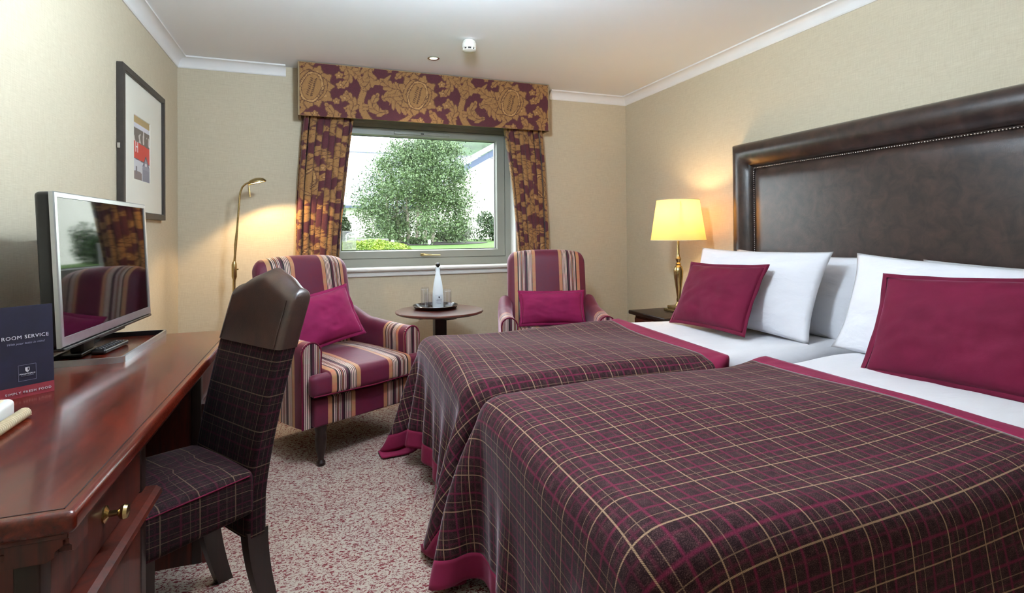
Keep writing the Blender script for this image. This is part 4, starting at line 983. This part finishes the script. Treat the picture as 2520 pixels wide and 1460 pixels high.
# ------------------------------------------------------------------ round table with tray, bottle and glasses
TX, TY, TZ = .826, 3.775, .612; TR = .312
tb = thing('round_table', 'round dark mahogany pedestal table under the window', 'table', (TX, TY, 0))
obj('table_top', G().lathe([(0, TZ - .022), (TR - .02, TZ - .022), (TR - .006, TZ - .017), (TR, TZ - .010), (TR - .001, TZ - .004), (TR - .006, TZ), (0, TZ)], 64), M['table_top'], tb, sharp=30)
for a in (0, PI / 2):
    g = G().prism([(-.23, TZ - .022), (-.21, TZ - .04), (-.16, TZ - .052), (.16, TZ - .052), (.21, TZ - .04), (.23, TZ - .022)], 1, -.022, .022).xf(Matrix.Rotation(a + .25, 4, 'Z')); obj('bearer', g, M['dark_wood'], tb, smooth=False)
obj('column_block', G().rbox(-.042, .042, -.042, .042, TZ - .215, TZ - .05, .006, 2), M['dark_wood'], tb)
obj('column', G().lathe([(.030, TZ - .215), (.036, TZ - .225), (.028, TZ - .245), (.038, TZ - .26), (.052, TZ - .30), (.050, TZ - .34), (.034, TZ - .39), (.026, TZ - .42), (.04, TZ - .44), (.044, .14), (.044, .09)], 28), M['dark_wood'], tb)
for k in range(4):
    a = k * PI / 2 + PI / 4
    pts = [(.03, 0, .15), (.10, 0, .15), (.18, 0, .10), (.25, 0, .035), (.29, 0, .016)]
    obj('foot', beam(G(), pts, .02, .018).xf(Matrix.Rotation(a, 4, 'Z')) if False else G().tube(pts, [.024, .024, .022, .018, .015], 10).xf(Matrix.Rotation(a, 4, 'Z')), M['dark_wood'], tb)
TRX, TRY = .818, 3.875
tr = thing('tray', 'round dark serving tray with a metal rim on the pedestal table', 'tray', (TRX, TRY, TZ))
obj('dish', G().lathe([(0, .001), (.145, .001), (.150, .003), (.166, .024), (.163, .0245), (.146, .007), (0, .006)], 48), M['tray'], tr)
obj('rim', G().tube([(.1655 * math.cos(a), .1655 * math.sin(a), .025) for a in np.linspace(0, 2 * PI, 61)], .0022, 6, cap=False), M['chrome'], tr)
zt = TZ + .0065
M['bottle'] = mk_glass('frosted_bottle_glass', (.90, .95, .98, 1), .10)
m = bpy.data.materials.new('frosted_glass'); m.use_nodes = True; nt = m.node_tree; nt.nodes.clear()
o_ = N(nt, 'OutputMaterial'); d_ = N(nt, 'BsdfDiffuse'); d_.inputs[0].default_value = lin(238, 244, 250); t_ = N(nt, 'BsdfTranslucent'); t_.inputs[0].default_value = lin(240, 247, 252); x_ = N(nt, 'MixShader'); x_.inputs[0].default_value = .6
L(nt, d_.outputs[0], x_.inputs[1]); L(nt, t_.outputs[0], x_.inputs[2]); L(nt, x_.outputs[0], o_.inputs[0]); M['frost'] = m
bt = thing('water_bottle', 'tall white frosted glass water bottle with a black stopper on the tray', 'bottle', (TRX + .012, TRY - .03, zt))
obj('glass_body', G().lathe([(0, 0), (.036, 0), (.040, .004), (.040, .075), (.038, .115), (.031, .175), (.021, .225), (.015, .255), (.0135, .285), (.0155, .287), (.0155, .293), (.0125, .294)], 32), M['frost'], bt)
obj('stopper', G().lathe([(.008, .292), (.010, .300), (.0155, .306), (.0165, .315), (.013, .324), (0, .327)], 20), M['black'], bt)
obj('wire_clip', G().tube([(.016, 0, .262), (.019, 0, .278), (.016, 0, .300)], .0014, 6).tube([(-.016, 0, .262), (-.019, 0, .278), (-.016, 0, .300)], .0014, 6), M['chrome'], bt)
LG = G()
for (za, zb, ra) in ((.030, .098, .0404),):
    rows = [[((ra - .0) * math.cos(a), ra * math.sin(a), z) for z in np.linspace(za, zb, 5)] for a in np.linspace(-2.3, -.7, 14)]
    for row in rows:
        for k, p in enumerate(row):
            s = 1 if p[2] < .075 else 1 - .05 * (p[2] - .075) / .04; row[k] = (p[0] * s, p[1] * s, p[2])
    LG.grid(rows)
lb = obj('label', LG, simple('pale_bottle_label', lin(222, 232, 240), .5, var=.01), bt)
obj('shield_mark', G().prism([(-.005, .086), (.005, .086), (.005, .079), (0, .0735), (-.005, .079)], 1, -.0425, -.038), simple('dark_label_ink', lin(50, 56, 80), .6, var=.02), bt, smooth=False)
g = G()
for i, (w, z) in enumerate(((.016, .066), (.020, .061), (.018, .056), (.02, .047), (.013, .036))): g.box(-w, w, -.0425, -.036, z, z + .0011)
o = obj('label_lines', g, M['print_grey'], bt, smooth=False); o['kind'] = 'stuff'
def tumbler(dx_, dy_, h, r, label):
    t = thing('drinking_glass', label, 'glass', (TRX + dx_, TRY + dy_, zt), group='glasses on the tray')
    obj('tumbler', G().lathe([(r, 0), (r * .985, h * .95), (r * .90, h), (0, h), (0, h - .012), (r * .88, h - .012), (r * .94, h * .9), (r * .955, 0)], 28), M['glass'], t)
tumbler(-.062, -.062, .118, .031, 'upturned clear tumbler left of the bottle at the front of the tray')
tumbler(-.068, .045, .145, .032, 'taller clear tumbler at the back of the tray behind the bottle')
tumbler(.088, -.005, .130, .031, 'upturned clear tumbler right of the bottle')

# ------------------------------------------------------------------ bedside table and lamp
nb = thing('bedside_table', 'dark wooden bedside table between the far bed and the window wall', 'bedside table', (2.42, 3.165, 0))
obj('top', G().rbox(-.285, .28, -.215, .215, .562, .59, .008, 3), M['dark_wood'], nb)
obj('body', G().box(-.24, .275, -.19, .19, .10, .562), M['desk_v'], nb, smooth=False)
for za, zb in ((.36, .54), (.14, .34)):
    d = obj('drawer', G().rbox(-.258, -.24, -.175, .175, za, zb, .004, 2), M['desk_v'], nb)
    k = G().lathe([(.012, 0), (.006, .006), (.006, .018), (.013, .024), (.011, .032), (0, .034)], 16).xf(Matrix.Translation((-.258, 0, (za + zb) / 2)) @ Matrix.Rotation(-PI / 2, 4, 'Y')); obj('knob', k, M['brass'], d)
obj('plinth', G().box(-.25, .278, -.2, .2, 0, .10), M['dark_wood'], nb, smooth=False)
lm = thing('table_lamp', 'brass candlestick table lamp with a lit cream shade by the headboard', 'lamp', (2.42, 3.17, .59))
obj('base', G().rbox(-.075, .075, -.075, .075, 0, .02, .004, 2).rbox(-.058, .058, -.058, .058, .02, .042, .006, 2), M['brass'], lm)
obj('stem', G().lathe([(.030, .042), (.022, .055), (.014, .07), (.016, .085), (.013, .10), (.020, .16), (.031, .24), (.034, .29), (.029, .315), (.016, .33), (.020, .338), (.012, .350), (.018, .365), (.020, .375), (.013, .39), (.0085, .41), (.0085, .52)], 28), M['brass'], lm)
zs0, zs1, r0s, r1s = .507, .792, .190, .146
g = G().lathe([(r0s, zs0), (r0s * .7 + r1s * .3, zs0 + .3 * (zs1 - zs0)), (r1s, zs1)], 64); g.f = [f for f in g.f if len(f) == 4]
o = obj('shade', g, M['shade'], lm)
obj('shade_trim', G().tube([(r0s * math.cos(a), r0s * math.sin(a), zs0) for a in np.linspace(0, 2 * PI, 65)], .003, 6, cap=False), M['cream'], lm)
obj('shade_trim', G().tube([(r1s * math.cos(a), r1s * math.sin(a), zs1) for a in np.linspace(0, 2 * PI, 65)], .003, 6, cap=False), M['cream'], lm)
g = G()
for k in range(3):
    a = k * 2 * PI / 3; g.tube([(0, 0, .52), (.05 * math.cos(a), .05 * math.sin(a), .60), (r1s * math.cos(a), r1s * math.sin(a), zs1 - .02)], .002, 6)
obj('shade_carrier', g, M['brass'], lm)
obj('bulb', G().lathe([(.012, .53), (.014, .55), (.026, .585), (.030, .61), (.026, .635), (.012, .652), (0, .656)], 20), simple('lit_bulb', lin(255, 230, 180), .4, emit=((1, .76, .42, 1), 12.0)), lm)
ld = bpy.data.lights.new('bulb_light', 'POINT'); ld.energy = BEDSIDE_W; ld.color = (1, .70, .36); ld.shadow_soft_size = .03
lo = bpy.data.objects.new('bulb_light', ld); COL.objects.link(lo); lo.parent = lm; lo.location = (0, 0, .70)
# ------------------------------------------------------------------ garden and buildings outside
def gz_(y): return .62 + (y - 5) * .0245 if y < 17 else .914 + (y - 17) * .012
def mk_grass():
    m, nt, b = newmat('lawn_grass'); n = noise(nt, 3, 4); f = noise(nt, 60, 3)
    c = mixc(nt, f, ramp(nt, n, [(.3, lin(40, 70, 10)), (.7, lin(58, 88, 14))]), lin(66, 96, 18)); L(nt, c, b.inputs['Base Color'])
    b.inputs['Roughness'].default_value = .9; bump(nt, b, f, .6, .03); return m
def mk_leafmat(name, c1, c2):
    m, nt, b = newmat(name); n = noise(nt, 5, 3)
    L(nt, ramp(nt, n, [(.35, c1), (.65, c2)]), b.inputs['Base Color']); b.inputs['Roughness'].default_value = .55; return m
M['grass'] = mk_grass()
rows = []
for y in (4.55, 8, 11, 14, 17, 24, 45): rows.append([(x, y, gz_(y)) for x in np.linspace(-14, 40, 20)])
struct('lawn', G().grid(rows), M['grass'], smooth=True)
g = G(); n = 26; rows = []
for i in range(n): a = 2 * PI * i / n; rows.append([(2.75 + (2.3 + .2 * math.sin(3 * a)) * f * math.cos(a), 16 + 1.3 * f * math.sin(a), gz_(16 + 1.3 * f * math.sin(a)) + .012 + .05 * (1 - f)) for f in (0.001, .5, .9, 1)])
struct('flower_bed', G().grid(rows, wrap_u=True), simple('dark_soil', lin(34, 27, 23), .95, var=.3, vscale=6), smooth=True)
def leaves(name, pts, size, mt, parent, tilt=1.0):
    pts = np.asarray(pts); n = len(pts); d = RNG.standard_normal((n, 3)); d /= np.linalg.norm(d, axis=1)[:, None]; d[:, 2] *= tilt
    e = np.cross(d, RNG.standard_normal((n, 3))); e /= np.linalg.norm(e, axis=1)[:, None]
    s = size * (.6 + .8 * RNG.random((n, 1))); nn = np.cross(d, e) * .12
    V = np.stack([pts - d * s, pts + e * s * .42 + nn * s, pts + d * s, pts - e * s * .42 + nn * s], 1).reshape(-1, 3)
    me = bpy.data.meshes.new(name); q = np.arange(4 * n, dtype=np.int32)
    me.vertices.add(4 * n); me.vertices.foreach_set('co', V.astype(np.float32).ravel()); me.loops.add(4 * n); me.loops.foreach_set('vertex_index', q); me.polygons.add(n); me.polygons.foreach_set('loop_start', np.arange(0, 4 * n, 4, dtype=np.int32)); me.update(calc_edges=True)
    o = obj(name, me, mt, parent, smooth=False, recalc=False); o['kind'] = 'stuff'; return o
def clump(c, r, n, lobes=14, shell=.35, low=-1.0):
    c = np.array(c); r = np.array(r); L_ = RNG.standard_normal((lobes, 3)); L_ /= np.linalg.norm(L_, axis=1)[:, None]; L_ *= RNG.random((lobes, 1)) ** .4 * .68
    k = RNG.integers(0, lobes, n); d = RNG.standard_normal((n, 3)); d /= np.linalg.norm(d, axis=1)[:, None]; rad = (.30 + .16 * RNG.random(lobes))[k][:, None]
    p = L_[k] + d * rad * RNG.random((n, 1)) ** shell; p = p[p[:, 2] > low]; return c + p * r
# multi-stemmed birch
tree = thing('birch_tree', 'bushy green multi stemmed tree filling the middle of the window view', 'tree', (2.7, 16, gz_(16)))
bark = simple('pale_bark', lin(150, 140, 126), .9, var=.25, vscale=20)
for k in range(6):
    a = k * 1.05; b0 = (-.55 + .22 * k, .1 * math.sin(a), 0); tx = -1.25 + .5 * k
    obj('trunk', G().tube([(b0[0], b0[1], -.05), (b0[0] + tx * .12, .1 * math.cos(a), .6), (tx * .6, .2 * math.sin(a), 1.5), (tx * .85, .3 * math.sin(a), 2.3 + .3 * math.sin(a))], [.05, .042, .028, .01], 8), bark, tree)
    for q in range(3):
        f = .3 + .2 * q; s = Vector((b0[0] * (1 - f) + tx * .6 * f, .15 * math.sin(a), 1.5 * f + .3)); dd = Vector((math.cos(k * 2.1 + q), math.sin(k * 2.1 + q) * .7, .7)) * .7
        obj('branch', G().tube([s, s + dd * .5 + Vector((0, 0, .08)), s + dd], [.018, .011, .004], 6), bark, tree)
prof_z = [.05, .35, .7, 1.1, 1.6, 2.1, 2.6, 2.95, 3.1]; prof_l = [-1.35, -1.72, -1.72, -1.75, -1.6, -1.4, -1.05, -.55, .3]; prof_r = [1.5, 1.85, 1.85, 1.95, 1.85, 1.7, 1.6, 1.45, .8]
def crown_pts(n):
    nb_ = 300; zc = RNG.random(nb_) ** .9 * 2.95 + .12; l = np.interp(zc, prof_z, prof_l); r = np.interp(zc, prof_z, prof_r); w = (r - l) / 2; m_ = (r + l) / 2
    th = RNG.random(nb_) * 2 * PI; rr = RNG.random(nb_) ** .42; cx = m_ + w * rr * np.cos(th) * .93; cy = w * .8 * rr * np.sin(th)
    k = RNG.integers(0, nb_, n); d = RNG.standard_normal((n, 3)) * np.array([.16, .16, .15]); return np.stack([cx[k], cy[k], zc[k]], -1) + d
leaves('foliage', crown_pts(62000), .036, mk_leafmat('birch_leaves', lin(46, 66, 32), lin(82, 102, 58)), tree)
def shrub(name, label, c, r, n, size, mt, stems=4, group=None, lobes=14):
    t = thing(name, label, 'shrub', (c[0], c[1], gz_(c[1])), group=group)
    leaves('foliage', clump((0, 0, r[2] * .62), r, n, lobes), size, mt, t)
    for k in range(stems): a = k * 2 * PI / stems; obj('stem', G().tube([(.05 * math.cos(a), .05 * math.sin(a), -.03), (r[0] * .35 * math.cos(a), r[1] * .3 * math.sin(a), r[2] * .7)], [.02, .008], 6), bark, t)
    return t
dkl = mk_leafmat('dark_shrub_leaves', lin(28, 50, 20), lin(54, 78, 34)); pal = mk_leafmat('silver_shrub_leaves', lin(84, 88, 76), lin(124, 124, 112)); mid = mk_leafmat('mid_shrub_leaves', lin(34, 50, 20), lin(54, 70, 34))
shrub('shrub', 'dark green leafy shrub by the white gable wall', (5.75, 17.6, 0), (.95, .7, .78), 3600, .05, dkl)
shrub('shrub', 'silvery flowering shrub between the tree and the dark green shrub', (4.75, 17.8, 0), (.62, .5, .40), 2200, .035, pal)
shrub('shrub', 'low dark green shrub in front of the silvery one', (4.05, 17.2, 0), (.62, .4, .26), 1500, .04, mid)
shrub('shrub', 'green shrub at the left edge of the window view', (.62, 17.0, 0), (.55, .5, .85), 2400, .05, mid)
shrub('shrub', 'small green shrub at the foot of the tree', (2.75, 15.2, 0), (.50, .3, .17), 1000, .035, mid)
gc_ = thing('ground_cover', 'bright lime green ground cover mound below the window', 'plant', (1.15, 11.9, gz_(11.9)))
ux = RNG.uniform(-1, 1, 9000); uy = RNG.uniform(-1, 1, 9000); ok = ux ** 2 + uy ** 2 < 1; ux, uy = ux[ok], uy[ok]
hgt = .235 * np.sqrt(np.clip(1 - (ux ** 2 + uy ** 2), 0, 1)) * (1 + .12 * np.sin(9 * ux + 4 * uy))
leaves('foliage', np.stack([ux * .92 - .08, uy * .8, hgt * (.75 + .3 * RNG.random(len(ux)))], -1), .028, mk_leafmat('lime_leaves', lin(80, 104, 16), lin(116, 134, 30)), gc_)
sw = thing('stone_wall', 'low rough grey stone wall behind the lime green plants', 'stone wall', (1.2, 14.2, gz_(14.2)))
stn = simple('field_stone', lin(92, 88, 84), .9, var=.25, vscale=14, bmp=.4, bscale=30)
for r in range(2):
    for k in range(5):
        w = .17 + .05 * ((k * 7 + r * 3) % 3); x = -.42 + k * .2 + .08 * r
        def rough(p): q = Vector(p) * 9; return (p[0] + .018 * mnoise.noise(q), p[1] + .018 * mnoise.noise(q + Vector((5, 0, 0))), p[2] + .014 * mnoise.noise(q + Vector((0, 7, 0))))
        obj('stone', G().rbox(x - w / 2, x + w / 2, -.12, .12, r * .115 - .02, r * .115 + .10, .03, 2, 2, fn=rough), stn, sw)
def stake(x, y, label):
    t = thing('plant_marker', label, 'marker', (x, y, gz_(y)), group='plant markers'); obj('post', G().box(-.010, .010, -.01, .01, -.03, .08), M['white_wood'], t, smooth=False); obj('plate', G().rbox(-.042, .042, -.014, -.006, .03, .15, .006, 2), M['white_wood'], t)
stake(1.98, 15.0, 'white plant marker at the left of the tree trunks'); stake(2.98, 14.9, 'white plant marker at the right of the tree trunks')
hoop = thing('garden_hoop', 'bent pale metal hoop beside the stone wall', 'hoop', (.86, 14.6, gz_(14.6))); obj('tube', G().tube([(-.12, 0, 0), (-.12, 0, .30), (-.07, 0, .35), (.07, 0, .35), (.12, 0, .30), (.12, 0, 0)], .016, 8), M['silver'], hoop)
# slate roofed building across the garden
bwall = simple('white_render', lin(226, 222, 212), .9, var=.03); slate = simple('pale_slate', lin(128, 132, 140), .55, var=.12, vscale=5, bmp=.3, bscale=18); fascia = simple('blue_grey_fascia', lin(52, 62, 84), .6, var=.05)
b1 = thing('slate_roof_building', 'long building with a pale slate roof beyond the tree', 'building', (4, 28, gz_(28)))
zb1 = gz_(28)
obj('wall', G().box(-9, 9, 0, 8, -.3, 2.62 - zb1), bwall, b1, smooth=False)
obj('roof', G().prism([(-.5, 2.56 - zb1), (-.5, 2.64 - zb1), (4, 5.95 - zb1), (8.5, 2.64 - zb1), (8.5, 2.56 - zb1)], 0, -9.3, 9.3), slate, b1, smooth=False)
obj('ridge', G().tube([(-9.3, 4, 5.97 - zb1), (9.3, 4, 5.97 - zb1)], .06, 8), simple('ridge_tile', lin(96, 98, 104), .7, var=.1), b1)
obj('gutter', G().box(-9.3, 9.3, -.62, -.48, 2.50 - zb1, 2.62 - zb1), fascia, b1, smooth=False)
gl = simple('dark_window_glass', lin(30, 34, 40), .1, var=.05)
for k in range(5):
    w = obj('window', G().box(-8 + k * 3.4, -6.3 + k * 3.4, -.04, .02, .35, 1.45), M['white_wood'], b1, smooth=False)
    for q in range(2): obj('pane', G().box(-7.92 + k * 3.4 + q * .8, -7.18 + k * 3.4 + q * .8, -.06, -.02, .43, 1.37), gl, w, smooth=False)
# gable-ended building on the right
b2 = thing('gable_building', 'white rendered gable end with a blue grey bargeboard at the right of the view', 'building', (5.75, 21, gz_(21)))
zg = gz_(21); sl = (4.378 - 3.611) / (7.035 - 5.691)
wx1 = 4.2; ze = 3.56 - zg
obj('gable_wall', G().prism([(-.35, -.3), (wx1 * 2 - .35, -.3), (wx1 * 2 - .35, ze - .2), (wx1 - .35, ze + sl * wx1 - .2), (-.35, ze - .2)], 1, 0, .3), bwall, b2, smooth=False)
obj('bargeboard', G().prism([(-.75, ze - sl * .4 - .02), (wx1 - .35, ze + sl * wx1 - .02), (wx1 - .35, ze + sl * wx1 + .24), (-.75, ze - sl * .4 + .24)], 1, -.18, -.12), fascia, b2, smooth=False)
obj('bargeboard', G().prism([(wx1 - .35, ze + sl * wx1 - .02), (wx1 * 2 + .05, ze - sl * .4 - .02), (wx1 * 2 + .05, ze - sl * .4 + .24), (wx1 - .35, ze + sl * wx1 + .24)], 1, -.18, -.12), fascia, b2, smooth=False)
obj('roof', G().prism([(-.85, ze - sl * .4 + .24), (wx1 - .35, ze + sl * wx1 + .24), (wx1 * 2 + .15, ze - sl * .4 + .24), (wx1 * 2 + .15, ze - sl * .4 + .40), (wx1 - .35, ze + sl * wx1 + .44), (-.85, ze - sl * .4 + .40)], 1, -.24, 6), slate, b2, smooth=False)
obj('side_wall', G().box(-.35, -.05, .3, 5.8, -.3, ze - .2), bwall, b2, smooth=False)
# wooded hillside
hx_ = np.linspace(-30, 90, 61); hy_ = np.linspace(60, 130, 24); X = np.zeros((61, 24, 3)); X[..., 0] = hx_[:, None]; X[..., 1] = hy_[None, :]
X[..., 2] = np.clip(1 + (hy_[None, :] - 60) * .5, 0, 30) * np.clip((hx_[:, None] - 10 - (hy_[None, :] - 80) * .2) / 10, .02, 1.0)
for i in range(61):
    for j in range(24): X[i, j, 2] += 2.4 * mnoise.noise(Vector((X[i, j, 0] * .35, X[i, j, 1] * .35, 0)))
ho = obj('hillside', fastgrid('hillside', X), simple('woodland', lin(40, 56, 34), .95, var=.45, vscale=.45), sharp=0); ho['kind'] = 'structure'; ho['label'] = 'wooded green hillside behind the buildings'; ho['category'] = 'hillside'
